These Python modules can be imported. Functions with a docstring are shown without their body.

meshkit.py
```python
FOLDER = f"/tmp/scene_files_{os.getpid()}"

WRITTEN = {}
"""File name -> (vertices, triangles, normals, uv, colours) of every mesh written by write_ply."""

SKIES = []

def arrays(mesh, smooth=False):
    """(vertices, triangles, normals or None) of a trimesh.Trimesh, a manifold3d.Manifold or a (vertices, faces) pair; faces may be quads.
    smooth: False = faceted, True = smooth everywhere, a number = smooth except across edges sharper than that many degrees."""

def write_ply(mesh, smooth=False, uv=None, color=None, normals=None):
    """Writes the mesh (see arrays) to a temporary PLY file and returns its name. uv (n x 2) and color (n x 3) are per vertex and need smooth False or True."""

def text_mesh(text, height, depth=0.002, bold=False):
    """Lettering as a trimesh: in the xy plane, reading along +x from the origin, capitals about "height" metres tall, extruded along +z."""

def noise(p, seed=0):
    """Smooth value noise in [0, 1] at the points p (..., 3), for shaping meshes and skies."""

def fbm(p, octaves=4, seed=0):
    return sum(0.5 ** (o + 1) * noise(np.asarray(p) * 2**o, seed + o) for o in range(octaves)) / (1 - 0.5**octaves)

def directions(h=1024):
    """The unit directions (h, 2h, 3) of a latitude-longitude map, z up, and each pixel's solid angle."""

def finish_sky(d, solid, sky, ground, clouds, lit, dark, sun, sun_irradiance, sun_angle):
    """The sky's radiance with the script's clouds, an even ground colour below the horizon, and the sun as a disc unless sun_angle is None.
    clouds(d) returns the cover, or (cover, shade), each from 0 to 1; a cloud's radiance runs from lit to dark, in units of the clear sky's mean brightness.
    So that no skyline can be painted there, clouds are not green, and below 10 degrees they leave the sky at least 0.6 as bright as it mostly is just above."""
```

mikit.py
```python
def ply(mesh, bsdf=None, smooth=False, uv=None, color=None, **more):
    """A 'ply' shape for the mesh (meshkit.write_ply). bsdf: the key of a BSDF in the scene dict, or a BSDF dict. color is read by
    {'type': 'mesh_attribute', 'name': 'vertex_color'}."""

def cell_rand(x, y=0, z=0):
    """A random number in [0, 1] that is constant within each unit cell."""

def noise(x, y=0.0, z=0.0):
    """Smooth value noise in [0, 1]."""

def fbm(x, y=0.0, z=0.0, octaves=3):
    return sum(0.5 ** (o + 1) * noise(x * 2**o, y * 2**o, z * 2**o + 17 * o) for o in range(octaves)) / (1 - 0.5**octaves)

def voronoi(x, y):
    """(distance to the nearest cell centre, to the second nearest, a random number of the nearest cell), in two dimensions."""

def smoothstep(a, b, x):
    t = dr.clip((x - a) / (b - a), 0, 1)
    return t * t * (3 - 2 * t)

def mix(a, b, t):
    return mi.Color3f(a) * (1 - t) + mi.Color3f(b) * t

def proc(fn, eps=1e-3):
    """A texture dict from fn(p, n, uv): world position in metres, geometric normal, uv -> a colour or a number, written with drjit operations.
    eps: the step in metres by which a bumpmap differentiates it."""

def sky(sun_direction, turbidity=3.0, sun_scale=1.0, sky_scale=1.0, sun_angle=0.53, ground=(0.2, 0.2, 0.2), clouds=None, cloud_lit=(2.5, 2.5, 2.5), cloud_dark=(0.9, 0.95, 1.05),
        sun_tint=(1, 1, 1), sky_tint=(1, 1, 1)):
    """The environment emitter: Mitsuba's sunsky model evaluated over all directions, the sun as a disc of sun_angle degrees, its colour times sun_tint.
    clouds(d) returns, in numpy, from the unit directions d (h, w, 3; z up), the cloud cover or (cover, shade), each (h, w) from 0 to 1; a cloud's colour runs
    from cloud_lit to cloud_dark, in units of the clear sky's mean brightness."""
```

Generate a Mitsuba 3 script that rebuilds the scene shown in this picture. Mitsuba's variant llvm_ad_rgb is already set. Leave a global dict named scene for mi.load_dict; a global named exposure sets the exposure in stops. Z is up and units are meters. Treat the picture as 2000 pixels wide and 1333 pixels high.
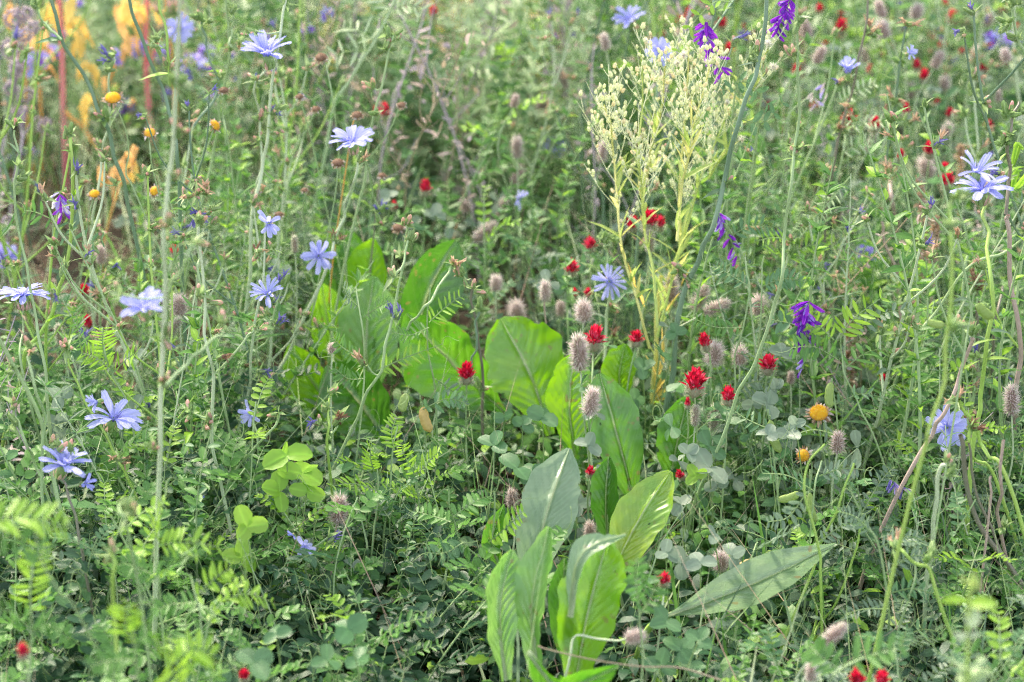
import math
import numpy as np
import drjit as dr
import mitsuba as mi
import mikit
import meshkit

T = mi.ScalarTransform4f
scene, labels = {}, {}

# ------------------------------------------------------------------ camera, sky, exposure
CAM_H, PITCH, FOV = 1.35, math.radians(27.5), 25.0
TX = math.tan(math.radians(FOV / 2))
FWD = np.array([0, math.cos(PITCH), -math.sin(PITCH)])
UPV = np.array([0, math.sin(PITCH), math.cos(PITCH)])
EYE = np.array([0, 0, CAM_H])
scene['camera'] = {
    'type': 'thinlens', 'fov': FOV, 'fov_axis': 'x', 'aperture_radius': 0.0092, 'focus_distance': 2.30,
    'near_clip': 0.05, 'far_clip': 500.0,
    'to_world': T().look_at(origin=EYE.tolist(), target=(EYE + FWD).tolist(), up=[0, 0, 1]),
}
scene['sky'] = mikit.sky((-0.45, 0.66, 0.80), turbidity=4, sun_scale=0.70, sky_scale=1.0, sun_angle=6.0, sun_tint=(0.95, 0.98, 1.04),
                         clouds=lambda d: 0.75 * np.clip(0.55 + 0.9 * meshkit.noise(d * 3.0, 5), 0, 1), cloud_lit=(1.9, 1.9, 1.95), cloud_dark=(1.2, 1.22, 1.3))
exposure = 3.25


def at(px, py, Y):
    """The point of the vertical plane y = Y seen at this pixel of the 2000 x 1333 photograph."""
    d = FWD + np.array([1.0, 0, 0]) * (px - 1000) / 1000 * TX - UPV * (py - 666.5) / 1000 * TX
    return EYE + d * (Y / d[1])


def pix(p):
    q = np.asarray(p, float) - EYE
    z = q @ FWD
    return np.stack([1000 + q[..., 0] / z / TX * 1000, 666.5 - (q @ UPV) / z / TX * 1000, z], -1)


def ppm(p):
    return 1000 / (TX * float((np.asarray(p) - EYE) @ FWD))


# ------------------------------------------------------------------ palette: two tones for each kind of tissue
PAL = {
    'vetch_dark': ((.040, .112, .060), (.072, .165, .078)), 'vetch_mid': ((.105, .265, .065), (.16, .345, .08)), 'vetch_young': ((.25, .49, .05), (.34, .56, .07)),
    'glaucous': ((.15, .25, .16), (.215, .315, .215)), 'silver': ((.23, .33, .24), (.32, .41, .32)), 'clover': ((.105, .25, .105), (.17, .325, .15)),
    'alfalfa': ((.13, .31, .08), (.205, .395, .10)), 'broad': ((.085, .31, .014), (.155, .41, .018)), 'broad_bright': ((.19, .49, .006), (.29, .58, .012)),
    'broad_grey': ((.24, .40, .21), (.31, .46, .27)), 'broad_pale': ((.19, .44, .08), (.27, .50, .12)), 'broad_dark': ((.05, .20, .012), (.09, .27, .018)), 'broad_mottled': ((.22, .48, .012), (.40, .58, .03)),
    'stem': ((.29, .43, .20), (.38, .50, .27)), 'stem_pale': ((.46, .57, .36), (.54, .62, .43)), 'stem_bright': ((.30, .50, .10), (.40, .56, .15)),
    'stem_dark': ((.17, .18, .13), (.24, .21, .17)), 'stem_pink': ((.40, .30, .27), (.48, .38, .33)), 'stem_dry': ((.36, .29, .20), (.48, .40, .29)),
    'stem_red': ((.88, .22, .30), (.92, .38, .42)), 'stem_orange': ((.75, .38, .10), (.80, .48, .18)), 'leaf_yellow': ((.86, .62, .16), (.90, .74, .28)),
    'leaf_orange': ((.82, .50, .20), (.87, .62, .30)), 'litter': ((.11, .075, .05), (.24, .17, .12)), 'litter_pale': ((.34, .28, .21), (.46, .40, .32)),
    'blue': ((.43, .455, .87), (.51, .53, .91)), 'blue_pale': ((.46, .49, .89), (.54, .56, .92)), 'blue_deep': ((.26, .29, .78), (.34, .36, .82)), 'blue_withered': ((.12, .12, .42), (.22, .20, .50)),
    'red': ((.66, .008, .045), (.78, .03, .10)), 'red_dark': ((.34, .005, .025), (.46, .01, .04)), 'red_pink': ((.80, .05, .16), (.86, .16, .28)), 'calyx': ((.32, .36, .22), (.45, .45, .33)),
    'fuzz': ((.60, .53, .53), (.72, .66, .65)), 'fuzz_brown': ((.46, .37, .35), (.58, .48, .46)), 'fuzz_core': ((.34, .25, .22), (.42, .33, .28)), 'fuzz_green': ((.40, .46, .34), (.52, .54, .42)),
    'disc': ((.85, .45, .01), (.92, .60, .02)), 'brown': ((.20, .11, .07), (.32, .20, .13)), 'brown_pale': ((.50, .33, .22), (.62, .46, .33)), 'bud': ((.74, .42, .42), (.66, .54, .40)),
    'bud_green': ((.28, .44, .16), (.38, .50, .24)), 'purple': ((.30, .03, .62), (.42, .06, .70)), 'purple_dark': ((.16, .03, .45), (.24, .05, .55)), 'violet': ((.42, .34, .80), (.52, .46, .86)),
    'cream': ((.68, .73, .46), (.80, .83, .60)), 'cream_tip': ((.74, .66, .42), (.82, .76, .56)), 'horse_leaf': ((.38, .54, .14), (.56, .64, .20)), 'horse_yellow': ((.66, .66, .20), (.76, .74, .32)),
    'olive': ((.42, .46, .14), (.54, .55, .24)), 'back_green': ((.27, .42, .21), (.38, .52, .30)), 'back_pale': ((.42, .56, .32), (.52, .64, .42)), 'grey_purple': ((.40, .33, .40), (.50, .44, .49)),
    'seed_brown': ((.42, .28, .16), (.55, .40, .26)), 'pod': ((.32, .46, .12), (.42, .54, .20)), 'pod_ripe': ((.62, .50, .15), (.70, .56, .26)), 'white': ((.8, .8, .78), (.85, .85, .83)),
}
KEY = {n: i for i, n in enumerate(PAL)}
FLAT = mi.Float(np.array([[*a, *b] for a, b in PAL.values()], np.float32).ravel())
dr.make_opaque(FLAT)


def pick(uv):
    k = mi.UInt32(dr.clip(dr.floor(uv.x), 0, len(PAL) - 1)) * 6
    g = [dr.gather(mi.Float, FLAT, k + i) for i in range(6)]
    return mi.Color3f(*g[:3]), mi.Color3f(*g[3:]), uv.x - dr.floor(uv.x)


def leaf_colour(p, n, uv):
    a, b, lat = pick(uv)
    t = dr.clip(mikit.noise(p.x * 14, p.y * 14, p.z * 14) * 0.9 + mikit.noise(p.x * 170, p.y * 170, p.z * 170) * 0.55 - 0.22, 0, 1)
    rib = dr.exp(-dr.square((lat - 0.5) / 0.07))
    return mikit.mix(a, b, t) * (1 + 0.22 * rib)


def broad_colour(p, n, uv):
    a, b, lat = pick(uv)
    s = dr.abs(lat - 0.5) / 0.45
    t = dr.clip(mikit.fbm(p.x * 45, p.y * 45, p.z * 45) * 2.2 - 0.6, 0, 1)
    rib = dr.exp(-dr.square(s / (0.055 - 0.03 * uv.y)))
    w = (uv.y - 0.30 * s + 0.012 * mikit.noise(p.x * 60, p.y * 60, p.z * 60)) * 11
    f = dr.abs(w - dr.floor(w) - 0.5)
    vein = mikit.smoothstep(0.42, 0.5, f) * (1 - 0.7 * s)
    net = mikit.voronoi(uv.x * 30, uv.y * 55)
    cell = mikit.smoothstep(0.16, 0.0, net[1] - net[0])
    spot = mikit.smoothstep(0.77, 0.84, mikit.noise(p.x * 190, p.y * 190, p.z * 190)) * mikit.smoothstep(0.5, 0.7, mikit.noise(p.x * 30, p.y * 30, p.z * 30))
    c = mikit.mix(a, b, t)
    c = mikit.mix(c, mi.Color3f(0.52, 0.60, 0.34), dr.clip(0.9 * rib + 0.15 * vein + 0.05 * cell, 0, 1))
    return mikit.mix(c, mi.Color3f(0.30, 0.22, 0.08), 0.7 * spot)


def petal_colour(p, n, uv):
    a, b, lat = pick(uv)
    streak = mikit.noise(lat * 17, uv.y * 1.3, dr.floor(p.x * 40))
    c = mikit.mix(a, b, dr.clip(streak * 1.3 - 0.15, 0, 1))
    return mikit.mix(c * 1.06, c * 0.92, mikit.smoothstep(0.5, 0.0, uv.y))


def stem_colour(p, n, uv):
    a, b, lat = pick(uv)
    t = dr.clip(mikit.noise(p.x * 30, p.y * 30, p.z * 9) * 0.9 + mikit.noise(lat * 9, p.z * 40, 3) * 0.5 - 0.2, 0, 1)
    return mikit.mix(a, b, t)


def soil_colour(p, n, uv):
    t = mikit.fbm(p.x * 22, p.y * 22, 1.0, octaves=4)
    c = mikit.mix((.035, .026, .018), (.12, .085, .058), dr.clip(t * 2.2 - 0.6, 0, 1))
    return mikit.mix(c, mi.Color3f(.06, .075, .03), mikit.smoothstep(0.5, 0.7, mikit.noise(p.x * 1.3, p.y * 1.3, 8)))


def soil_relief(p, n, uv):
    return 0.010 * mikit.fbm(p.x * 40, p.y * 40, p.z * 40, octaves=4)


def thin(fn, trans, gloss, rough):
    body = {'type': 'principledthin', 'base_color': mikit.proc(fn), 'roughness': 0.6, 'diff_trans': trans, 'spec_trans': 0.0}
    return {'type': 'blendbsdf', 'weight': gloss, 'a': body,
            'b': {'type': 'twosided', 'inner': {'type': 'roughconductor', 'material': 'none', 'alpha': rough, 'specular_reflectance': {'type': 'rgb', 'value': [.9, .93, .97]}}}}


scene['leaf_material'] = thin(leaf_colour, 1.0, 0.028, 0.24)
scene['broad_material'] = thin(broad_colour, 1.15, 0.065, 0.17)
scene['petal_material'] = thin(petal_colour, 0.9, 0.02, 0.4)
scene['stem_material'] = {'type': 'twosided', 'inner': {'type': 'principled', 'base_color': mikit.proc(stem_colour), 'roughness': 0.5, 'specular': 0.4}}
scene['soil_material'] = {'type': 'twosided', 'inner': {'type': 'bumpmap', 'height': mikit.proc(soil_relief), 'scale': 1.0,
                          'inner': {'type': 'principled', 'base_color': mikit.proc(soil_colour), 'roughness': 0.95}}}
LEAF, BROAD, PETAL, STEM = 'leaf_material', 'broad_material', 'petal_material', 'stem_material'


# ------------------------------------------------------------------ mesh helpers
def unit(v):
    v = np.asarray(v, float)
    return v / (np.linalg.norm(v, axis=-1, keepdims=True) + 1e-12)


def spline(pts, n):
    """Catmull-Rom through the points, n samples."""
    p = np.asarray(pts, float)
    if len(p) == 2:
        return p[0] + np.linspace(0, 1, n)[:, None] * (p[1] - p[0])
    q = np.vstack([2 * p[0] - p[1], p, 2 * p[-1] - p[-2]])
    u = np.linspace(0, len(p) - 1 - 1e-9, n)
    i = u.astype(int)
    t = (u - i)[:, None]
    a, b, c, d = q[i], q[i + 1], q[i + 2], q[i + 3]
    return 0.5 * (2 * b + (c - a) * t + (2 * a - 5 * b + 4 * c - d) * t * t + (3 * b - a - 3 * c + d) * t ** 3)


class MB:
    """Collects pieces that become one mesh."""

    def __init__(self):
        self.v, self.f, self.uv, self.n = [], [], [], 0

    def add(self, v, f, uv):
        self.v.append(v)
        self.f.append(np.asarray(f) + self.n)
        self.uv.append(uv)
        self.n += len(v)
        return self

    def tube(self, pts, r0, r1, k, sides=5, knots=()):
        p = np.asarray(pts, float)
        n = len(p)
        t = unit(np.gradient(p, axis=0))
        ref = np.array([0.31, 0.83, 0.2]) if abs(t[0] @ unit([0.31, 0.83, 0.2])) < 0.9 else np.array([1.0, 0, 0])
        a = unit(np.cross(t, ref))
        b = np.cross(t, a)
        r = np.linspace(r0, r1, n)
        for kn in knots:
            r = r * (1 + 0.5 * np.exp(-((np.arange(n) - kn) / 0.8) ** 2))
        ang = np.arange(sides + 1) * 2 * np.pi / sides
        v = p[:, None] + r[:, None, None] * (np.cos(ang)[None, :, None] * a[:, None] + np.sin(ang)[None, :, None] * b[:, None])
        i, j = np.meshgrid(np.arange(n - 1), np.arange(sides), indexing='ij')
        q = i * (sides + 1) + j
        q = np.stack([q, q + 1, q + sides + 2, q + sides + 1], -1).reshape(-1, 4)
        uv = np.stack([np.broadcast_to(KEY[k] + 0.04 + 0.92 * np.arange(sides + 1) / sides, (n, sides + 1)), np.broadcast_to(np.linspace(0, 1, n)[:, None], (n, sides + 1))], -1)
        return self.add(v.reshape(-1, 3), np.vstack([q[:, [0, 1, 2]], q[:, [0, 2, 3]]]), uv.reshape(-1, 2))

    def leaflets(self, base, d, nrm, L, W, k, shape='ell', bend=0.15, fold=0.18, curl=0.0):
        """Many small leaves at once: base, direction, upper side (n x 3 each), length, width, palette name(s)."""
        base, d = np.broadcast_arrays(np.atleast_2d(base).astype(float), unit(np.atleast_2d(d)))
        n = len(base)
        nrm = np.broadcast_to(np.asarray(nrm, float), (n, 3))
        side = unit(np.cross(nrm, d))
        up = np.cross(d, side)
        L, W, bend, fold = (np.broadcast_to(np.asarray(x, float), (n,)) for x in (L, W, bend, fold))
        s, w = SHAPES_2D[shape]
        cols = np.array([-1, 1.0]) if shape.endswith('lo') else np.array([-1, 0, 1.0])
        m = len(cols)
        ss, cc = np.repeat(s, m), np.tile(cols, len(s))
        ww = np.repeat(w, m)
        lat = cc * ww * 0.5
        v = (base[:, None] + d[:, None] * (ss[None] * L[:, None])[..., None] + side[:, None] * (lat[None] * W[:, None])[..., None]
             + up[:, None] * ((-bend[:, None] * ss[None] ** 2) * L[:, None] + (np.abs(lat)[None] * 2 * fold[:, None]) * W[:, None])[..., None])
        f = []
        for i in range(len(s) - 1):
            for j in range(m - 1):
                a = i * m + j
                f += [[a, a + 1, a + m + 1], [a, a + m + 1, a + m]]
        f = np.array(f)
        keep = []
        for tri in f:
            pts = np.stack([ss[tri], lat[tri]], 1)
            keep.append(abs(np.cross(pts[1] - pts[0], pts[2] - pts[0])) > 1e-6)
        f = f[np.array(keep)]
        ks = np.array([KEY[x] for x in k]) if isinstance(k, (list, tuple, np.ndarray)) else np.full(n, KEY[k])
        uv = np.stack([ks[:, None] + 0.5 + 0.45 * cc[None] * np.ones((n, 1)), np.broadcast_to(ss[None], (n, len(ss)))], -1)
        fs = (f[None] + (np.arange(n) * len(ss))[:, None, None]).reshape(-1, 3)
        return self.add(v.reshape(-1, 3), fs, uv.reshape(-1, 2))

    def spikes(self, base, d, L, r, k):
        """Hairs: three-sided needles."""
        base, d = np.broadcast_arrays(np.atleast_2d(base), unit(np.atleast_2d(d)))
        n = len(base)
        L, r = np.broadcast_to(L, (n,)), np.broadcast_to(r, (n,))
        a = unit(np.cross(d, [0.3, 0.5, 0.81]))
        b = np.cross(d, a)
        ang = np.arange(3) * 2 * np.pi / 3
        ring = base[:, None] + r[:, None, None] * (np.cos(ang)[None, :, None] * a[:, None] + np.sin(ang)[None, :, None] * b[:, None])
        v = np.concatenate([ring, (base + d * L[:, None])[:, None]], 1)
        f = np.array([[0, 1, 3], [1, 2, 3], [2, 0, 3]])
        ks = np.array([KEY[x] for x in k]) if isinstance(k, (list, tuple, np.ndarray)) else np.full(n, KEY[k])
        uv = np.stack([np.repeat(ks[:, None] + 0.5, 4, 1), np.tile([0, 0, 0, 1.0], (n, 1))], -1)
        return self.add(v.reshape(-1, 3), (f[None] + (np.arange(n) * 4)[:, None, None]).reshape(-1, 3), uv.reshape(-1, 2))

    def lathe(self, c, axis, prof, k, sides=8, wob=0.0, rng=None):
        """Surface of revolution about axis at c: prof = [(height, radius)]."""
        z = unit(axis)
        x = unit(np.cross(z, [0.2, 0.9, 0.35] if abs(z @ unit([0.2, 0.9, 0.35])) < 0.95 else [1, 0, 0]))
        y = np.cross(z, x)
        h, r = np.array(prof, float).T
        ang = np.arange(sides + 1) * 2 * np.pi / sides
        rr = np.repeat(r[:, None], sides + 1, 1)
        if wob and rng is not None:
            rr = rr * (1 + wob * rng.uniform(-1, 1, rr.shape))
            rr[:, -1] = rr[:, 0]
        v = np.asarray(c) + h[:, None, None] * z + rr[..., None] * (np.cos(ang)[None, :, None] * x + np.sin(ang)[None, :, None] * y)
        n = len(h)
        i, j = np.meshgrid(np.arange(n - 1), np.arange(sides), indexing='ij')
        q = i * (sides + 1) + j
        q = np.stack([q, q + 1, q + sides + 2, q + sides + 1], -1).reshape(-1, 4)
        uv = np.stack([np.broadcast_to(KEY[k] + 0.04 + 0.92 * np.arange(sides + 1) / sides, (n, sides + 1)), np.broadcast_to(np.linspace(0, 1, n)[:, None], (n, sides + 1))], -1)
        return self.add(v.reshape(-1, 3), np.vstack([q[:, [0, 1, 2]], q[:, [0, 2, 3]]]), uv.reshape(-1, 2))

    def ply(self, mat):
        return mikit.ply((np.vstack(self.v), np.vstack(self.f)), mat, smooth=True, uv=np.vstack(self.uv))


SHAPES_2D = {
    'ell': (np.array([0, .16, .5, .84, 1]), np.array([.12, .72, 1, .66, 0])),
    'obl': (np.array([0, .1, .5, .9, 1]), np.array([.2, .8, 1, .8, .25])),
    'obov': (np.array([0, .25, .55, .84, 1]), np.array([.1, .5, .92, .95, .35])),
    'round': (np.array([0, .12, .45, .82, 1]), np.array([.15, .68, 1, .82, .3])),
    'lin': (np.array([0, .25, .6, 1]), np.array([.5, 1, .85, 0])),
    'lance': (np.array([0, .15, .35, .65, 1]), np.array([.15, .7, 1, .7, 0])),
    'ell_lo': (np.array([0, .3, .7, 1]), np.array([.1, .95, .9, 0])),
    'lin_lo': (np.array([0, .4, 1]), np.array([.6, 1, 0])),
}


def number(name):
    if name not in USED:
        USED[name] = 0
        return name
    USED[name] += 1
    return f'{name}_{USED[name]:03d}'


USED, SOURCE = {}, {}
MANY_PIECES = ('dry_leaf', 'seed_cluster', 'foliage')


def thing(name, label, cat, group=None):
    key = number(name)
    labels[key] = {'label': label, 'category': cat}
    if group:
        labels[key]['group'] = group
    return key


def part(parent, name, mesh, mat, label=None):
    key = number(f'{parent}__{name}')
    d = mesh.ply(mat) if isinstance(mesh, MB) else dict(mesh)
    scene[key] = d
    if label:
        labels[key] = {'label': label}
    return key


def place(parent, name, plyd, M):
    key = number(f'{parent}__{name}')
    src = SOURCE.setdefault(plyd['filename'], f'source_{len(SOURCE):03d}')
    if src not in scene:
        scene[src] = {'type': 'shapegroup', 'shape': dict(plyd)}
    scene[key] = {'type': 'instance', 'group': {'type': 'ref', 'id': src}, 'to_world': T(np.asarray(M, float).tolist())}
    if name in MANY_PIECES:
        labels[key] = {'kind': 'stuff'}
    return key


def mat4(x, y, z, o, s=1.0):
    M = np.eye(4)
    M[:3, 0], M[:3, 1], M[:3, 2], M[:3, 3] = np.asarray(x) * s, np.asarray(y) * s, np.asarray(z) * s, o
    return M


def basis(z, spin=0.0):
    z = unit(z)
    x = unit(np.cross([0.13, 0.97, 0.2] if abs(z[1]) < 0.9 else [1, 0, 0.1], z))
    y = np.cross(z, x)
    c, s = math.cos(spin), math.sin(spin)
    return x * c + y * s, y * c - x * s, z


def randdir(r, n):
    return unit(r.normal(size=(n, 3)))


# ------------------------------------------------------------------ the setting: soil, litter, the low carpet of leaves
rng = np.random.default_rng(11)


def ground_z(x, y):
    p = np.stack([np.asarray(x) * 3.0, np.asarray(y) * 3.0, np.zeros_like(np.asarray(x, float))], -1)
    q = p * 4.3
    return 0.035 * (meshkit.noise(p, 2) - 0.5) + 0.016 * (meshkit.noise(q, 3) - 0.5)


gx = np.concatenate([-np.geomspace(300, 2.6, 14), np.linspace(-2.5, 2.5, 150), np.geomspace(2.6, 300, 14)])
gy = np.concatenate([[-300, -60, -12, -3, -1, 0.2], np.linspace(0.6, 6.5, 180), np.geomspace(6.8, 300, 16)])
XX, YY = np.meshgrid(gx, gy, indexing='ij')
ZZ = ground_z(XX, YY)
i, j = np.meshgrid(np.arange(len(gx) - 1), np.arange(len(gy) - 1), indexing='ij')
q = i * len(gy) + j
soil_v = np.stack([XX, YY, ZZ], -1).reshape(-1, 3)
soil_f = np.stack([q, q + len(gy), q + len(gy) + 1, q + 1], -1).reshape(-1, 4)
scene['ground'] = mikit.ply((soil_v, soil_f), 'soil_material', smooth=True, uv=soil_v[:, :2])
labels['ground'] = {'label': 'dark brown crumbly soil under the wildflowers', 'category': 'ground', 'kind': 'structure'}


def spread(n, r, y0=1.25, y1=4.7, margin=0.28):
    """Random ground points inside the part of the meadow the photograph looks at, even per area."""
    y = np.sqrt(r.uniform(y0 ** 2, y1 ** 2, 3 * n))
    x = r.uniform(-1, 1, 3 * n) * (TX * y * 1.12 + margin) / 1.0
    ok = r.uniform(size=3 * n) < 1
    return x[ok][:n], y[ok][:n]


# litter: dead straw, twigs and curled brown leaves
lm = MB()
x, y = spread(5200, rng)
b = np.stack([x, y, ground_z(x, y) + rng.uniform(0.002, 0.02, len(x))], 1)
d = rng.normal(size=(len(x), 3)) * [1, 1, 0.16]
kinds = rng.choice(['litter', 'litter_pale', 'brown', 'stem_dry'], len(x), p=[.5, .22, .18, .10])
lm.leaflets(b, d, [0, 0, 1], rng.uniform(.012, .05, len(x)), rng.uniform(.003, .016, len(x)), kinds, 'ell', bend=rng.uniform(-.5, .5, len(x)), fold=rng.uniform(-.3, .4, len(x)))
x, y = spread(2600, rng)
b = np.stack([x, y, ground_z(x, y) + rng.uniform(0.004, 0.05, len(x))], 1)
d = rng.normal(size=(len(x), 3)) * [1, 1, 0.25]
lm.spikes(b, d, rng.uniform(.05, .17, len(x)), rng.uniform(.0007, .0016, len(x)), rng.choice(['litter', 'litter_pale', 'stem_dry', 'stem_dark'], len(x)))
scene['leaf_litter'] = lm.ply(LEAF)
labels['leaf_litter'] = {'label': 'brown dead leaves and straw lying on the soil between the plants', 'category': 'litter', 'kind': 'stuff'}


def tone_of(x, y, r):
    """Which tissue the low leaves have here: dark vetch in front on the left, grey green on the right, paler towards the back."""
    n = len(x)
    u = meshkit.noise(np.stack([x * 4, y * 4, x * 0], -1), 9) + r.normal(0, .16, n)
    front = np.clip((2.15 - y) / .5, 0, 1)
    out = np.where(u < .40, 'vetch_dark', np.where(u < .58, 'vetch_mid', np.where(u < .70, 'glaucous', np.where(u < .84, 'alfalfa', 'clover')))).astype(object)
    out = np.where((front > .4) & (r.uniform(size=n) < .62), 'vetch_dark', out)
    out = np.where((y > 2.7) & (r.uniform(size=n) < .5), 'back_green', out)
    out = np.where((y > 2.7) & (r.uniform(size=n) < .12), 'fuzz_green', out)
    out = np.where((x > .25) & (r.uniform(size=n) < .22), 'glaucous', out)
    return np.array(out, dtype=object)


def carpet(n, leaves, hmin, hmax, L, W, y0, y1, seed, shape):
    """Sprigs: a short arched stem each, small leaves along it."""
    r = np.random.default_rng(seed)
    x, y = spread(n, r, y0, y1)
    bare = meshkit.noise(np.stack([x * 5, y * 5, x * 0], -1), 4)
    dead = (bare < .27) | ((x < -.28 - .1 * y + .25) & (y > 2.15) & (y < 2.9) & (bare < .5))
    x, y = x[~dead], y[~dead]
    n = len(x)
    tone = tone_of(x, y, r)
    lean = r.normal(size=(n, 2)) * .5
    h = r.uniform(hmin, hmax, n)
    m = MB()
    root = np.stack([x, y, ground_z(x, y)], 1)
    tip = root + np.stack([lean[:, 0] * h, lean[:, 1] * h, h], 1)
    m.spikes(root, tip - root, np.linalg.norm(tip - root, axis=1), np.full(n, .0011), np.where(r.uniform(size=n) < .7, 'stem', 'stem_pale'))
    for kf in range(leaves):
        s = (kf + .8) / leaves
        p = root + (tip - root) * s + np.stack([lean[:, 0], lean[:, 1], np.zeros(n)], 1) * (.12 * s * s * h)[:, None]
        az = r.uniform(0, 2 * np.pi, n) + kf * 2.4
        d = np.stack([np.cos(az), np.sin(az), r.uniform(-.1, .75, n)], 1)
        sc = r.uniform(.65, 1.25, n)
        up = np.stack([r.normal(0, .35, n), r.normal(0, .35, n), np.ones(n)], 1)
        up = up - d * np.sum(unit(d) * up, 1, keepdims=True)
        t = np.where((s > .8) & (r.uniform(size=n) < .09), 'vetch_young', tone)
        m.leaflets(p, d, unit(up), L * sc, W * sc, t, shape, bend=r.uniform(-.05, .35, n))
    return m


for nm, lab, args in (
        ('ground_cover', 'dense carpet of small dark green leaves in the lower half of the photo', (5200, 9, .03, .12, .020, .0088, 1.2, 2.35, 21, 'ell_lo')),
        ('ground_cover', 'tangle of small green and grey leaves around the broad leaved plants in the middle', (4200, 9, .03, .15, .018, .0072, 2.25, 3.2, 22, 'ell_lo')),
        ('ground_cover', 'blurred pale green mass of small leaves across the top of the photo', (4800, 8, .04, .20, .026, .011, 3.1, 5.2, 23, 'ell_lo'))):
    key = number(nm)
    scene[key] = carpet(*args).ply(LEAF)
    labels[key] = {'label': lab, 'category': 'ground cover', 'kind': 'stuff'}

gm = MB()
r = np.random.default_rng(31)
x, y = spread(3800, r, 1.2, 5.0)
sel = (x > .1) | (y > 2.6) | (r.uniform(size=len(x)) < .35)
x, y = x[sel], y[sel]
n = len(x)
for kf in range(2):
    b = np.stack([x + r.normal(0, .006, n), y + r.normal(0, .006, n), ground_z(x, y)], 1)
    d = np.stack([r.normal(0, .45, n), r.normal(0, .45, n), np.ones(n)], 1)
    nr = np.stack([r.normal(size=n), r.normal(size=n), .2 * np.ones(n)], 1)
    gm.leaflets(b, d, unit(nr), r.uniform(.07, .24, n), r.uniform(.0018, .0042, n), r.choice(['vetch_mid', 'alfalfa', 'glaucous', 'stem_pale', 'back_green'], n), 'lin', bend=r.uniform(-.1, .5, n))
x, y = spread(1500, r, 1.25, 4.6)
n = len(x)
gm.spikes(np.stack([x, y, ground_z(x, y)], 1), np.stack([r.normal(0, .8, n), r.normal(0, .6, n), np.ones(n)], 1), r.uniform(.10, .34, n), r.uniform(.0006, .0013, n), r.choice(['stem_dry', 'litter_pale', 'stem_pale', 'stem', 'stem_pink'], n))
scene['grass'] = gm.ply(LEAF)
labels['grass'] = {'label': 'thin green grass blades and pale straw standing among the low leaves', 'category': 'grass', 'kind': 'stuff'}


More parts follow.
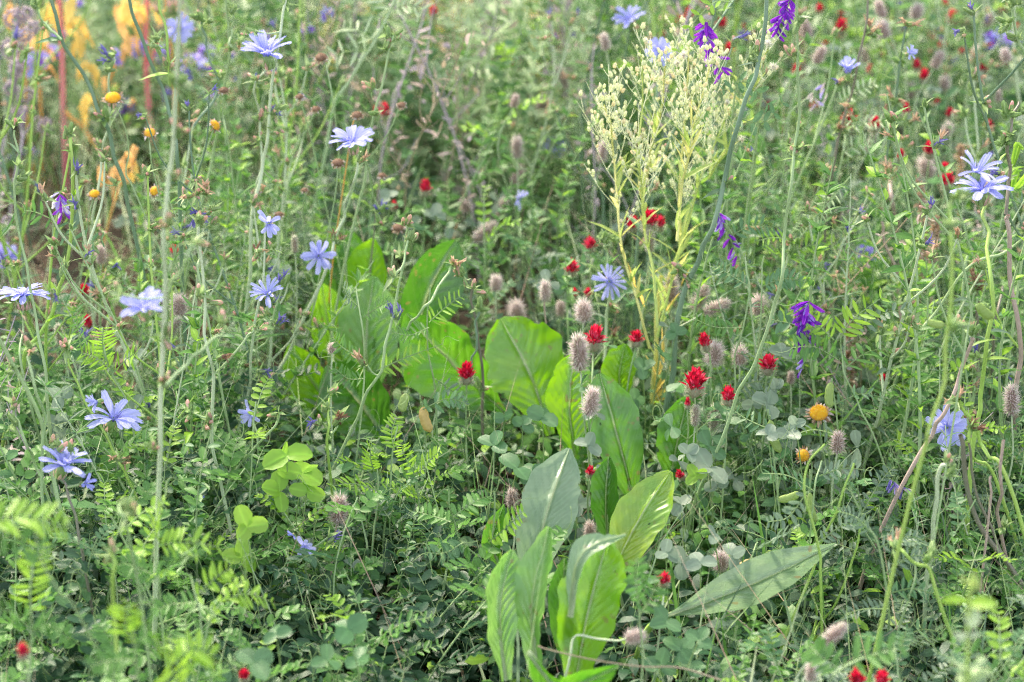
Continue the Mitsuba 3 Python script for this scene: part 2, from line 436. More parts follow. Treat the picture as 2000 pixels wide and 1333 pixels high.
# ------------------------------------------------------------------ builders: leaves, heads, flowers
def vetch_leaf(m, path, up, pairs, L, W, k, kr, r, tendril=True, sweep=0.55, shape='ell'):
    """A pinnate leaf along a path: paired leaflets on a thin rachis, a curled tendril at its end."""
    p = spline(path, 14)
    m.tube(p, .0008, .0004, kr, 3)
    t = unit(np.gradient(p, axis=0))
    s = np.linspace(.08, .985, pairs)
    idx = s * 13
    i0 = np.clip(idx.astype(int), 0, 12)
    fr = (idx - i0)[:, None]
    pos, tan = p[i0] * (1 - fr) + p[i0 + 1] * fr, unit(t[i0] * (1 - fr) + t[i0 + 1] * fr)
    side = unit(np.cross(np.broadcast_to(up, tan.shape), tan))
    nn = np.cross(tan, side)
    size = np.interp(s, [0, .25, .7, 1], [.75, 1, .9, .55])
    for sg in (-1, 1):
        size = size * np.where(r.uniform(size=pairs) < .06, .35, 1)
        sw = sweep + r.normal(0, .16, pairs)
        d = side * sg + tan * sw[:, None] + nn * (.15 + r.normal(0, .24, pairs))[:, None]
        nr = nn + side * (-.25 * sg + r.normal(0, .36, pairs))[:, None] + tan * r.normal(0, .3, pairs)[:, None]
        nr = unit(nr - unit(d) * np.sum(unit(d) * nr, 1, keepdims=True))
        m.leaflets(pos, d, nr, L * size * r.uniform(.86, 1.1, pairs), W * size * r.uniform(.85, 1.12, pairs), k, shape, bend=r.normal(.06, .09, pairs), fold=r.uniform(.05, .3, pairs))
    if tendril:
        e, tt, nn_, ss = p[-1], t[-1], nn[-1], side[-1]
        a = np.linspace(0, 4.2 + 3 * r.uniform(), 16)
        rad = .012 * (1 - a / 12)
        curl = e + tt * (.004 * a)[:, None] + nn_ * (rad * (1 - np.cos(a)))[:, None] + ss * (rad * np.sin(a) * .5 * r.choice([-1, 1]))[:, None]
        m.tube(curl, .0004, .0002, kr, 3)
    return m


def trifoliate(m, base, tip, up, size, k, kr, r, shape='obov'):
    """Petiole from base to tip and three leaflets at its end."""
    base, tip = np.asarray(base, float), np.asarray(tip, float)
    mid = (base + tip) / 2 + r.normal(0, .06, 3) * np.linalg.norm(tip - base)
    m.tube(spline([base, mid, tip], 7), .0008, .0006, kr, 4)
    up = unit(up)
    fwd = tip - mid
    fwd = unit(fwd - up * (fwd @ up) + r.normal(0, .05, 3))
    side = np.cross(up, fwd)
    for a in (-1.75, 0, 1.75):
        a = a + r.normal(0, .15)
        d = fwd * math.cos(a) + side * math.sin(a) + up * r.normal(.12, .18)
        nr = up + r.normal(0, .2, 3)
        d = unit(d)
        nr = unit(nr - d * (nr @ d))
        m.leaflets(tip, d, nr, size * r.uniform(.88, 1.1), size * (r.uniform(.82, .98) if shape == 'round' else r.uniform(.62, .78)), k, shape, bend=r.normal(.08, .12), fold=r.uniform(.05, .28))
    return m


def broad_leaf(m, mid, half, side, k, r, cup=.3, pucker=.0035, shape='ovate', veins=9, wave=.045, cols=31, rows=56, asym=0.0):
    """A large leaf blade: midrib path, half width, direction of the right-hand edge; cupped, puckered between its veins, wavy at the edge."""
    p = spline(mid, rows)
    s = np.linspace(0, 1, rows)
    prof = {'ovate': [(0, .10), (.08, .16), (.22, .50), (.42, .90), (.60, 1.0), (.78, .84), (.90, .54), (.965, .27), (1, .03)],
            'spatula': [(0, .16), (.12, .20), (.3, .48), (.5, .80), (.68, 1.0), (.84, .93), (.94, .60), (.985, .26), (1, .05)],
            'lance': [(0, .05), (.10, .20), (.25, .55), (.45, .90), (.6, 1.0), (.75, .82), (.9, .36), (1, .02)],
            'strap': [(0, .28), (.15, .50), (.35, .82), (.55, 1.0), (.75, .96), (.9, .66), (.97, .34), (1, .06)]}[shape]
    w = np.interp(s, *np.array(prof).T) * half
    w = np.convolve(np.pad(w, 2, mode='edge'), np.ones(5) / 5, 'valid') if rows > 30 else w
    t = unit(np.gradient(p, axis=0))
    sd = unit(np.asarray(side, float) - t * (t @ np.asarray(side, float))[:, None])
    nn = np.cross(sd, t)
    c = np.linspace(-1, 1, cols)
    S, C = np.meshgrid(s, c, indexing='ij')
    ph = r.uniform(0, 6, 4)
    edge = 1 + wave * np.sin(S * 17 + ph[0] + 2 * C) * np.abs(C) + .5 * wave * np.sin(S * 41 + ph[1])
    lat = C * w[:, None] * edge * (1 + asym * C)
    wv = (S - .30 * np.abs(C) * (w[:, None] / max(half, 1e-6)) ** .5) * veins * 1.22
    fr = wv - np.floor(wv)
    ridge = np.abs(fr - .5) * 2
    up = (cup * half * np.abs(C) ** 1.6 * (w[:, None] / half)
          - .5 * pucker * (1 - ridge ** 3) * (1 - np.exp(-(C / .12) ** 2)) * (1 - np.abs(C) ** 3) * np.minimum(1, w[:, None] / half * 1.3)
          + .0025 * np.exp(-(C / .05) ** 2)
          + wave * half * .8 * np.sin(S * 13 + ph[2] + np.sign(C) * 1.3) * C ** 2)
    q3 = np.stack([S * 11 + ph[0] * 3, C * 2.6, S * 0], -1)
    up = up + .10 * half * (meshkit.noise(q3 * .7, 7) - .5) * np.minimum(1, w[:, None] / half * 1.5) + .028 * half * (meshkit.noise(q3 * 2.2, 8) - .5)
    v = p[:, None] + sd[:, None] * lat[..., None] + nn[:, None] * up[..., None]
    i, j = np.meshgrid(np.arange(rows - 1), np.arange(cols - 1), indexing='ij')
    q = i * cols + j
    q = np.stack([q, q + 1, q + cols + 1, q + cols], -1).reshape(-1, 4)
    uv = np.stack([KEY[k] + .5 + .45 * C, S], -1)
    fc, fs_ = (c[:-1] + c[1:]) / 2, (s[:-1] + s[1:]) / 2
    FS, FC = np.meshgrid(fs_, fc, indexing='ij')
    gone = np.zeros(FS.shape, bool)
    if rows > 30:
        for q_ in range(int(r.integers(1, 4))):
            rim = r.uniform() < .6
            cs, cc, rad = r.uniform(.3, .93), (r.choice([-1, 1]) * 1.0 if rim else r.uniform(-.75, .75)), r.uniform(.4, 1.0) * (.028 if rim else .012)
            gone |= ((FS - cs) / rad) ** 2 + ((FC - cc) / (rad * 4.5)) ** 2 < 1
    q = q[~gone.ravel()]
    m.add(v.reshape(-1, 3), np.vstack([q[:, [0, 1, 2]], q[:, [0, 2, 3]]]), uv.reshape(-1, 2))
    return p, nn, t


def broad_leaf_px(plant, pts, Y, half_px, k, seed, lean=0.0, roll=0.0, label=None, **kw):
    """A blade whose midrib passes these pixels, base first, in the plane y = Y; lean: how far back its tip leans (m); roll turns it about its midrib (degrees)."""
    r = np.random.default_rng(seed)
    n = len(pts)
    ys = Y + np.linspace(0, 1, n) ** 1.3 * lean
    p = np.array([at(a, b, yy) for (a, b), yy in zip(pts, ys)])
    axis = unit(p[-1] - p[0])
    view = unit(EYE - p.mean(0))
    side = unit(np.cross(axis, view))
    face = np.cross(side, axis)
    side = side * math.cos(math.radians(roll)) + face * math.sin(math.radians(roll))
    m, rib = MB(), MB()
    mid, nn, t = broad_leaf(m, p, half_px / ppm(p.mean(0)) / max(.45, math.cos(math.radians(roll))), side, k, r, **kw)
    key = part(plant, 'leaf', m, BROAD, label)
    fr = mid[::2] - nn[::2] * .0012
    rib.tube(fr, .0024, .0004, 'stem_pale' if k not in ('broad_bright', 'broad_mottled') else 'stem_bright', 6)
    part(key, 'midrib', rib, LEAF)
    return key


def crimson_head(seed, full=1.0):
    """A clover head 1 m tall in its own units (scaled later): pointed red florets over a hairy green calyx."""
    r = np.random.default_rng(seed)
    red, cal = MB(), MB()
    n = int(64 * full) + 14
    for m_, cnt, z0, z1 in ((red, n, .34, 1.0), (cal, 60, -.12, .62)):
        i = np.arange(cnt)
        s = (i + .5) / cnt
        az = i * 2.39996 + r.normal(0, .2, cnt)
        z = z0 + (z1 - z0) * s
        rad = .30 * np.sqrt(np.clip(1 - (np.clip(z, 0, 1) * .92) ** 2.2, 0.02, 1)) * (.92 if m_ is cal else 1)
        o = np.stack([np.cos(az) * rad * .72, np.sin(az) * rad * .72, z * .85], 1)
        out = np.stack([np.cos(az), np.sin(az), np.zeros(cnt)], 1)
        tilt = (.85 if m_ is red else .5) + .7 * s + r.normal(0, .16, cnt)
        d = out * np.cos(tilt)[:, None] + np.array([0, 0, 1.0]) * np.sin(tilt)[:, None]
        nr = np.cross(np.cross(d, [0, 0, 1.0]) + 1e-6, d)
        if m_ is red:
            ks = r.choice(['red', 'red_dark', 'red_pink'], cnt, p=[.52, .24, .24])
            red.leaflets(o, d, unit(nr), r.uniform(.26, .44, cnt), r.uniform(.09, .15, cnt), ks, 'lance', bend=r.normal(-.05, .2, cnt), fold=.5)
        else:
            cal.leaflets(o, d, unit(nr), r.uniform(.16, .26, cnt), .06, r.choice(['calyx', 'fuzz_green', 'bud'], cnt), 'lin_lo', bend=.1, fold=.2)
    red.lathe([0, 0, 0], [0, 0, 1], [(.25, .15), (.4, .2), (.6, .17), (.76, .09), (.82, 0)], 'red_dark', 8)
    cal.lathe([0, 0, 0], [0, 0, 1], [(-.12, .03), (-.06, .16), (.1, .22), (.4, .2), (.5, .05)], 'calyx', 8)
    az = r.uniform(0, 6.28, 150)
    z = r.uniform(-.16, .5, 150)
    o = np.stack([np.cos(az) * .24, np.sin(az) * .24, z], 1)
    cal.spikes(o, np.stack([np.cos(az), np.sin(az), r.uniform(.2, 1.2, 150)], 1), r.uniform(.1, .26, 150), .010, 'fuzz_green')
    return red, cal


def fuzzy_head(seed, aspect=1.9, k=('fuzz', 'fuzz_brown', 'fuzz_green')):
    """A spent clover head, height 1: withered core and calyx teeth with soft hairs, rings of them."""
    r = np.random.default_rng(seed)
    m, core = MB(), MB()
    R = .5 / aspect
    core.lathe([0, 0, 0], [0, 0, 1], [(-.03, .02), (.03, R * .5), (.25, R * .72), (.6, R * .66), (.88, R * .4), (.97, 0)], 'fuzz_core', 9, .12, r)
    n = 420
    i = np.arange(n)
    s = (i + .5) / n
    az = i * 2.39996 + r.normal(0, .16, n)
    z = s * .97
    rad = R * .62 * np.sqrt(np.clip(1 - (2 * s - 1) ** 4, .05, 1))
    o = np.stack([np.cos(az) * rad, np.sin(az) * rad, z], 1)
    tilt = -.15 + 1.25 * s ** 1.6 + r.normal(0, .34, n)
    d = np.stack([np.cos(az) * np.cos(tilt), np.sin(az) * np.cos(tilt), np.sin(tilt)], 1)
    m.spikes(o, d, R * r.uniform(.5, 1.25, n), .0125, r.choice(list(k), n, p=[.62, .2, .18]))
    nr = np.cross(np.cross(d, [0, 0, 1.0]) + 1e-6, d)
    pk = r.choice(n, 120, replace=False)
    m.leaflets(o[pk], d[pk], unit(nr[pk]), R * .52, .055, r.choice(['fuzz', 'fuzz_brown', 'fuzz_green'], 120), 'lin_lo', fold=.3)
    return core, m


def disc_head(seed, brown=False, old=False):
    """A daisy disc, radius 1 across: domed cushion of tiny florets, withered rays under its rim, green cup."""
    r = np.random.default_rng(seed)
    dome, rim, cup = MB(), MB(), MB()
    top = 'brown' if brown else 'disc'
    dome.lathe([0, 0, 0], [0, 0, 1], [(-.1, .72), (.1, .88), (.3, .76), (.48, .46), (.56, 0)], top, 14)
    n = 190
    i = np.arange(n)
    th = np.sqrt((i + .5) / n) * 1.42
    az = i * 2.39996
    o = np.stack([np.cos(az) * np.sin(th) * .86, np.sin(az) * np.sin(th) * .86, .54 * np.cos(th)], 1)
    d = o * [1, 1, 1.6]
    ks = r.choice(['brown', 'brown_pale', 'litter'], n) if brown else np.where(th > (.55 if old else 1.0) + r.normal(0, .12, n), r.choice(['brown_pale', 'seed_brown', 'leaf_orange'], n), r.choice(['disc', 'disc', 'leaf_yellow'], n))
    dome.spikes(o - unit(d) * .05, d, r.uniform(.12, .24, n), .055, ks)
    n = 26
    az = np.arange(n) / n * 6.283 + r.normal(0, .1, n)
    o = np.stack([np.cos(az) * .74, np.sin(az) * .74, np.full(n, .02)], 1)
    d = np.stack([np.cos(az), np.sin(az), r.uniform(-1.0, 1.3 if old else .35, n)], 1)
    rim.leaflets(o, d, unit(np.stack([np.cos(az) * .3, np.sin(az) * .3, np.ones(n)], 1)), r.uniform(.45, .8, n), r.uniform(.16, .3, n), r.choice(['brown', 'brown_pale', 'fuzz_brown', 'fuzz'], n), 'ell', bend=r.uniform(-.4, .7, n), fold=r.uniform(-.4, .5, n))
    cup.lathe([0, 0, 0], [0, 0, 1], [(-.55, .05), (-.5, .2), (-.38, .55), (-.16, .8), (0, .86)], 'bud_green', 12)
    cup.leaflets(o * [1, 1, 0] + [0, 0, -.42], np.stack([np.cos(az), np.sin(az), np.full(n, .8)], 1), unit(np.stack([np.cos(az), np.sin(az), -np.ones(n)], 1)), .5, .14, 'calyx', 'lin_lo')
    return dome, rim, cup


def chicory_petal(seed, k, narrow=1.0):
    """One strap-shaped ray along +x, length 1, with five teeth at its end."""
    r = np.random.default_rng(seed)
    s = np.array([0, .12, .3, .52, .74, .9, 1.0])
    w = np.array([.08, .12, .19, .27, .295, .285, .25]) * .5 * narrow
    c = np.linspace(-1, 1, 9)
    S, C = np.meshgrid(s, c, indexing='ij')
    teeth = np.array([-.07, .03, -.05, .035, -.05, .04, -.05, .03, -.07])
    X = S.copy()
    X[-1] += teeth + .03 * (1 - c ** 2)
    Y = C * w[:, None]
    Z = .10 * np.sin(S * 2.6 + r.uniform(-.5, .5)) - r.uniform(-.05, .24) * S ** 2 + .035 * (C ** 2) + .012 * np.cos(C * 9)
    Y = Y + r.normal(0, .06) * S ** 2
    n, mm = len(s), 9
    i, j = np.meshgrid(np.arange(n - 1), np.arange(mm - 1), indexing='ij')
    q = i * mm + j
    q = np.stack([q, q + 1, q + mm + 1, q + mm], -1).reshape(-1, 4)
    uv = np.stack([KEY[k] + .5 + .45 * C, S], -1)
    return MB().add(np.stack([X, Y, Z], -1).reshape(-1, 3), np.vstack([q[:, [0, 1, 2]], q[:, [0, 2, 3]]]), uv.reshape(-1, 2))


PETALS = {(k, nw): [chicory_petal(90 + s, k, w).ply(PETAL) for s in range(5)] for k in ('blue', 'blue_pale', 'blue_deep') for nw, w in (('wide', 1.12), ('thin', .62))}


def chicory_centre(seed, D):
    """Cup of bracts below, dark blue stamens above; z is the flower's axis, D its width."""
    r = np.random.default_rng(seed)
    m = MB()
    m.lathe([0, 0, 0], [0, 0, 1], [(-.30 * D, .03 * D), (-.28 * D, .075 * D), (-.12 * D, .085 * D), (-.02 * D, .10 * D), (.0, .02 * D)], 'bud_green', 8, .1, r)
    az = np.arange(9) / 9 * 6.283
    o = np.stack([np.cos(az) * .08 * D, np.sin(az) * .08 * D, np.full(9, -.29 * D)], 1)
    m.leaflets(o, np.stack([np.cos(az) * .5, np.sin(az) * .5, np.ones(9)], 1), unit(np.stack([np.cos(az), np.sin(az), -.4 * np.ones(9)], 1)), .2 * D, .07 * D, r.choice(['bud', 'bud_green'], 9), 'lance')
    n = 16
    az = r.uniform(0, 6.283, n)
    rad = np.sqrt(r.uniform(0, 1, n)) * .09 * D
    o = np.stack([np.cos(az) * rad, np.sin(az) * rad, np.full(n, -.01 * D)], 1)
    m.spikes(o, np.stack([np.cos(az) * .45 + r.normal(0, .12, n), np.sin(az) * .45, np.ones(n)], 1), r.uniform(.16, .27, n) * D, .011 * D, r.choice(['blue_deep', 'blue_withered', 'blue_pale'], n))
    return m


def chicory_flower(plant, c, facing, D, seed, k='blue', open_=.22, width='wide', petals=20, ragged=.16, label=None):
    r = np.random.default_rng(seed)
    x, y, z = basis(facing, r.uniform(0, 6))
    m = chicory_centre(seed, D)
    m.v = [np.asarray(v) @ np.stack([x, y, z]) + c for v in m.v]
    key = part(plant, 'flower', m, PETAL, label)
    for i in range(petals):
        if r.uniform() < ragged * .5:
            continue
        inner = i % 3 == 0
        a = i / petals * 6.283 + r.normal(0, .10)
        e = open_ + (.22 if inner else 0) + r.normal(0, ragged)
        rad = x * math.cos(a) + y * math.sin(a)
        d = rad * math.cos(e) + z * math.sin(e)
        u = np.cross(d, np.cross(z, rad))
        roll = r.normal(0, .25)
        s_ = unit(np.cross(u, d)) * math.cos(roll) + unit(u) * math.sin(roll)
        u = np.cross(d, s_)
        L = D * .5 * (r.uniform(.72, .86) if inner else r.uniform(.9, 1.06))
        place(key, 'petal', PETALS[(k, width)][r.integers(5)], mat4(d, s_, u, c + rad * .035 * D + z * .004 * D * (1 + inner), L))
    return key


def chicory_bud(m, c, d, L, r, kind='bud'):
    """A closed chicory head: narrow cylinder of bracts with a few spreading outer bracts."""
    d = unit(d)
    top = {'bud': 'bud', 'green': 'bud_green', 'withered': 'blue_withered', 'brown': 'brown', 'spent': 'brown_pale'}[kind]
    m.lathe(c, d, [(0, .06 * L), (.06 * L, .17 * L), (.35 * L, .19 * L), (.62 * L, .175 * L)], 'bud_green', 6, .1, r)
    m.lathe(c, d, [(.6 * L, .18 * L), (.85 * L, .15 * L), (L, .08 * L), (1.04 * L, 0)], top, 6, .1, r)
    n = 5
    x, y, z = basis(d, r.uniform(0, 6))
    az = np.arange(n) / n * 6.283
    ring = x * np.cos(az)[:, None] + y * np.sin(az)[:, None]
    m.leaflets(c + ring * .16 * L, z + ring * .05, ring, L * r.uniform(.7, 1.0), .19 * L, ['bud_green', 'bud_green', top, 'bud_green', top], 'lance', bend=-.02)
    m.leaflets(c + ring * .13 * L, z * .8 + ring * .7, ring * .7 - z * .7, L * .42, .15 * L, 'bud_green', 'lance', bend=r.uniform(-.3, .3))
    if kind in ('withered', 'brown', 'spent'):
        t = c + d * L * .9
        dd = z + ring * r.uniform(.1, .7, n)[:, None] + r.normal(0, .3, (n, 3))
        m.leaflets(t - z * .1 * L, dd, ring, L * r.uniform(.5, 1.0, n), .2 * L, top, 'ell', bend=r.uniform(-.8, .8, n), fold=.5)


def bud_cluster(plant, c, along, r, n=3, L=.011, kinds=('bud', 'green', 'bud')):
    """Sessile heads and pointed bracts at a node of a chicory stem: one part."""
    m = MB()
    along = unit(along)
    for q_ in range(n):
        d = along * r.uniform(.4, 1.1) + r.normal(0, .55, 3)
        chicory_bud(m, c + r.normal(0, .0022, 3), d, L * r.uniform(.75, 1.2), r, kinds[r.integers(len(kinds))])
    dd = along * .6 + randdir(r, 4)
    m.leaflets(np.repeat(c[None], 4, 0), dd, along, r.uniform(.008, .018, 4), r.uniform(.003, .006, 4), 'bud_green', 'lance', bend=r.uniform(-.3, .5, 4))
    return part(plant, 'bud_cluster', m, LEAF)


def stem_path(pts, Y, r, depth=.05, root=True):
    """World path of a stem through pixels (top first), gently swaying in depth, down to the soil."""
    n = len(pts)
    sway = np.cumsum(r.normal(0, depth / max(n, 2) ** .5, n))
    sway -= sway[0]
    p = [at(a, b, Y + s) for (a, b), s in zip(pts, sway)]
    if root:
        last, prev = p[-1], p[-2]
        d = last - prev
        if last[2] > .015:
            slope = d / max(.12 * np.linalg.norm(d), -d[2], 1e-3)
            slope = np.clip(slope, -.35, .35) * [1, .5, 0] + [0, 0, -1]
            z0 = float(ground_z(last[0], last[1]))
            p.append(last + slope * (last[2] - z0) * .5)
            p.append(p[-1] + slope * [.5, .5, 1] * (last[2] - z0) * .5 - [0, 0, .004])
    return np.array(p)


def wiggle(p, r, amp=.0015):
    n = len(p)
    w = np.stack([np.interp(np.arange(n), np.linspace(0, n - 1, max(4, n // 4)), r.normal(0, amp, max(4, n // 4))) for _ in range(3)], 1)
    w[0] = 0
    return p + w


def stem_hairs(m, p, r, n, L, k):
    i = r.integers(0, len(p) - 1, n)
    f = r.uniform(size=n)[:, None]
    m.spikes(p[i] * (1 - f) + p[i + 1] * f, randdir(r, n), r.uniform(.5, 1, n) * L, .00022, k)


def narrow_leaf(plant, c, d, L, W, k, r, label=None, shape='lance'):
    m = MB()
    d = unit(d)
    up = unit(np.array([0, 0, 1.0]) + r.normal(0, .3, 3))
    up = unit(up - d * (up @ d))
    m.leaflets(c, d, up, L, W, k, shape, bend=r.uniform(.0, .35), fold=r.uniform(.15, .35))
    return part(plant, 'leaf', m, LEAF, label)


def chicory(label, stems, Y, seed, flowers=(), buds=(), leaves=(), group=None, name='chicory_plant', cat='chicory'):
    """stems: [(pixels top first, radius mm top, radius mm base, tissue, reaches the soil)]; flowers: [(px, py, width px, facing, {...})];
    buds: [(px, py, number, kinds)]; leaves: [(px0, py0, px1, py1, width px, tissue)]. All in the plane y = Y, give or take some sway."""
    r = np.random.default_rng(seed)
    t = thing(name, label, cat, group)
    paths = []
    for pts, r0, r1, k, root in stems:
        p = wiggle(spline(stem_path(pts, Y, r, .03, root), 12 + 7 * len(pts)), r)
        m = MB()
        m.tube(p, r0 * 1.2 / 1000, r1 * 1.2 / 1000, k, 7)
        if k in ('stem', 'stem_pale', 'stem_bright'):
            stem_hairs(m, p, r, 90, .0032, 'stem_pale')
        part(t, 'stem', m, STEM)
        paths.append(p)
    allp = np.vstack(paths)
    apx = pix(allp)

    def near(a, b):
        i_ = int(np.argmin((apx[:, 0] - a) ** 2 + (apx[:, 1] - b) ** 2))
        return allp[i_], allp[max(i_ - 1, 0)] - allp[min(i_ + 1, len(allp) - 1)]

    for a, b, wpx, facing, kw in flowers:
        node, along = near(a, b)
        c = at(a, b, node[1] - kw.get('front', .012))
        kw = {k_: v_ for k_, v_ in kw.items() if k_ != 'front'}
        D = wpx / ppm(c)
        f = {'cam': EYE - c, 'up': np.array([0, -.35, 1.0])}.get(facing, facing) if isinstance(facing, str) else np.asarray(facing, float)
        f = unit(f)
        chicory_flower(t, c, f, D, seed * 31 + int(a), **kw)
        m = MB()
        m.tube(spline([node, (node + c) / 2 - f * .12 * D, c - f * .26 * D], 7), .0009, .0011, 'stem', 5)
        part(t, 'stalk', m, STEM)
    for a, b, n, kinds in buds:
        node, along = near(a, b)
        c = at(a, b, node[1])
        if np.linalg.norm(c - node) > .006:
            m = MB()
            m.tube(spline([node, (node + c) / 2 + [0, 0, -.003], c], 6), .0009, .0009, 'stem', 5)
            part(t, 'stalk', m, STEM)
            along = c - node + [0, 0, .004]
        bud_cluster(t, c, along if along[2] > 0 else -along, r, n, kinds=kinds)
    for a0, b0, a1, b1, w, k in leaves:
        node, _ = near(a0, b0)
        e = at(a1, b1, node[1] + r.uniform(-.02, .02))
        narrow_leaf(t, node, e - node, np.linalg.norm(e - node), w / ppm(node), k, r)
    return t


# ------------------------------------------------------------------ the three broad leaved rosettes and the single broad leaves
ro = thing('broad_leaf_plant', 'rosette of broad glossy leaves left of the photo centre, behind the thin stems', 'leafy plant')
B = broad_leaf_px
B(ro, [(712, 690), (672, 560), (686, 452)], 2.50, 58, 'broad', 101, lean=.05, roll=-15, label='upright bright leaf at the back of the rosette')
B(ro, [(752, 640), (722, 560), (730, 466)], 2.44, 42, 'broad_bright', 102, lean=.02, roll=30)
B(ro, [(705, 745), (648, 660), (628, 555)], 2.38, 44, 'broad_bright', 103, lean=.03, roll=-25)
B(ro, [(728, 800), (715, 670), (730, 540)], 2.30, 62, 'broad_pale', 104, wave=.07, lean=.06, roll=12, cup=-.35, pucker=.006, label='large pale puckered leaf facing the light')
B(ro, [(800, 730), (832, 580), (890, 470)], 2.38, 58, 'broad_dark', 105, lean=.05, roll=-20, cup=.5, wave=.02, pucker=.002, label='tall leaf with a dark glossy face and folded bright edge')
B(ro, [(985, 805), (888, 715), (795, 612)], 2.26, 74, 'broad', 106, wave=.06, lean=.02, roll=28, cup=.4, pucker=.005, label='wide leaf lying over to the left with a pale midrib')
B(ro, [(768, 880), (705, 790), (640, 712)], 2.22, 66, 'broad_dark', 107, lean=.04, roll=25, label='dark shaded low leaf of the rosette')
B(ro, [(700, 850), (620, 760), (566, 672)], 2.28, 44, 'broad_bright', 108, lean=.03, roll=35)
rc = thing('broad_leaf_plant', 'clump of broad bright green leaves in the middle of the photo', 'leafy plant')
B(rc, [(1075, 850), (1035, 730), (978, 622)], 2.20, 80, 'broad_bright', 111, wave=.06, lean=.07, roll=8, cup=.3, pucker=.004, asym=.06, label='large glowing yellow green leaf at the photo centre')
B(rc, [(1122, 890), (1112, 790), (1120, 690)], 2.13, 50, 'broad_bright', 112, lean=.05, roll=-18)
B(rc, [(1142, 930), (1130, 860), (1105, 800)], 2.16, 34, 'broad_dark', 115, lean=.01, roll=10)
B(rc, [(1242, 1000), (1205, 850), (1170, 730)], 2.06, 52, 'broad', 113, lean=.06, roll=-14, cup=.12, pucker=.002, label='oval leaf with a pale midrib standing upright')
B(rc, [(1305, 960), (1322, 870), (1345, 772)], 2.10, 40, 'broad', 114, lean=.03, roll=22, cup=.25)
B(rc, [(1212, 800), (1210, 730), (1222, 672)], 2.24, 34, 'broad_bright', 116, lean=.02, roll=15)
rf = thing('broad_leaf_plant', 'broad leaved rosette in the foreground at the bottom of the photo', 'leafy plant')
B(rf, [(1022, 1190), (1066, 1010), (1112, 876)], 1.84, 58, 'broad_grey', 121, lean=.10, roll=-6, cup=-.1, pucker=.0035, label='grey green leaf with a white midrib')
B(rf, [(988, 1330), (976, 1190), (1000, 1074)], 1.68, 34, 'broad_pale', 122, wave=.08, lean=.05, roll=-28, pucker=.004, shape='strap')
B(rf, [(1050, 1330), (1040, 1180), (1074, 1030)], 1.68, 30, 'broad_pale', 123, wave=.10, lean=.04, roll=42, pucker=.005, shape='strap')
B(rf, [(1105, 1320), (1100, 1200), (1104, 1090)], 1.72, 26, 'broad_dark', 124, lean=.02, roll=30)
B(rf, [(1122, 1345), (1150, 1190), (1188, 1050)], 1.70, 62, 'broad_bright', 125, wave=.06, lean=.05, roll=10, cup=.3, pucker=.003, shape='strap', label='largest bright leaf with its tip folded over')
B(rf, [(1112, 1205), (1138, 1085), (1222, 1046)], 1.68, 22, 'broad_grey', 126, lean=.03, roll=50, shape='lance', label='grey folded back edge')
B(rf, [(1180, 1160), (1240, 1030), (1310, 921)], 1.86, 50, 'broad_mottled', 127, lean=.06, roll=14, cup=.15, label='bright leaf mottled with yellow')
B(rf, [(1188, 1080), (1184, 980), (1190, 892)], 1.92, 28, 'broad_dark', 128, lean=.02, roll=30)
B(rf, [(1030, 1275), (1098, 1345), (1208, 1300)], 1.60, 34, 'broad', 129, lean=-.02, roll=-45, shape='lance')
B(rf, [(985, 1130), (962, 1060), (985, 985)], 1.86, 20, 'broad', 130, lean=.02, roll=20, shape='lance')
rl = thing('broad_leaf_plant', 'single long pointed grey green leaf reaching right across the foreground', 'leafy plant')
B(rl, [(1300, 1205), (1450, 1148), (1634, 1062)], 1.80, 44, 'broad_grey', 131, lean=.03, roll=-22, cup=-.1, pucker=.0009, shape='lance', wave=.02, veins=12)
m = MB()
m.tube(spline([at(1305, 1203, 1.80), at(1265, 1230, 1.82), at(1240, 1300, 1.84), at(1232, 1380, 1.86) * [1, 1, 0]], 12), .003, .004, 'stem_bright', 6)
part(rl, 'stalk', m, STEM)
for lab, pts, Y, hw, k, sd in (
        ('upright oval leaf standing at the upper right behind the red clover', [(1922, 322), (1912, 262), (1912, 212)], 3.0, 25, 'broad', 141),
        ('blurred yellow green leaf at the upper right edge', [(2020, 212), (1965, 178), (1908, 150)], 3.35, 28, 'broad_bright', 142),
        ('toothed yellow green leaf slanting behind the vetch right of centre', [(1628, 585), (1680, 540), (1730, 505)], 2.55, 25, 'broad_bright', 143),
        ('grey blurred leaf low behind the red clover at the upper right', [(1830, 250), (1790, 232), (1755, 240)], 3.2, 20, 'broad_grey', 144),
        ('blurred bright leaf behind the purple vetch flower at the top', [(1668, 130), (1672, 90), (1690, 40)], 3.5, 22, 'broad_bright', 145),
        ('broad green leaf in the blurred patch left of the yellow seedheads', [(1150, 320), (1150, 290), (1165, 262)], 3.0, 20, 'broad_bright', 146)):
    t_ = thing('broad_leaf_plant', lab, 'leafy plant')
    B(t_, pts, Y, hw, k, sd, lean=.03, roll=10, pucker=.002, wave=.07)

# ------------------------------------------------------------------ chicory: each stem with what it carries
PB = ('bud', 'green', 'bud')
C = chicory
C('out of focus stem in the left foreground with a blue flower on its side shoot', [
    ([(352, -40), (343, 175), (335, 315), (322, 433), (322, 560), (317, 713), (315, 850), (310, 985)], 1.3, 2.1, 'stem_pale', True),
    ([(434, 646), (420, 657), (378, 699), (322, 752)], .9, 1.2, 'stem', False), ([(376, 478), (366, 505), (326, 568)], .9, 1.2, 'stem', False)], 1.72, 1,
  [(281, 603, 92, [-.1, -.15, 1], dict(k='blue', open_=.42, front=-.01))],
  [(347, 262, 4, PB), (341, 165, 3, PB), (434, 640, 1, ('bud',)), (377, 474, 1, ('bud',)), (238, 575, 1, ('bud',)), (325, 445, 3, PB), (322, 660, 3, PB), (318, 745, 4, PB), (338, 345, 3, PB), (342, 30, 4, PB), (300, 875, 3, PB)])
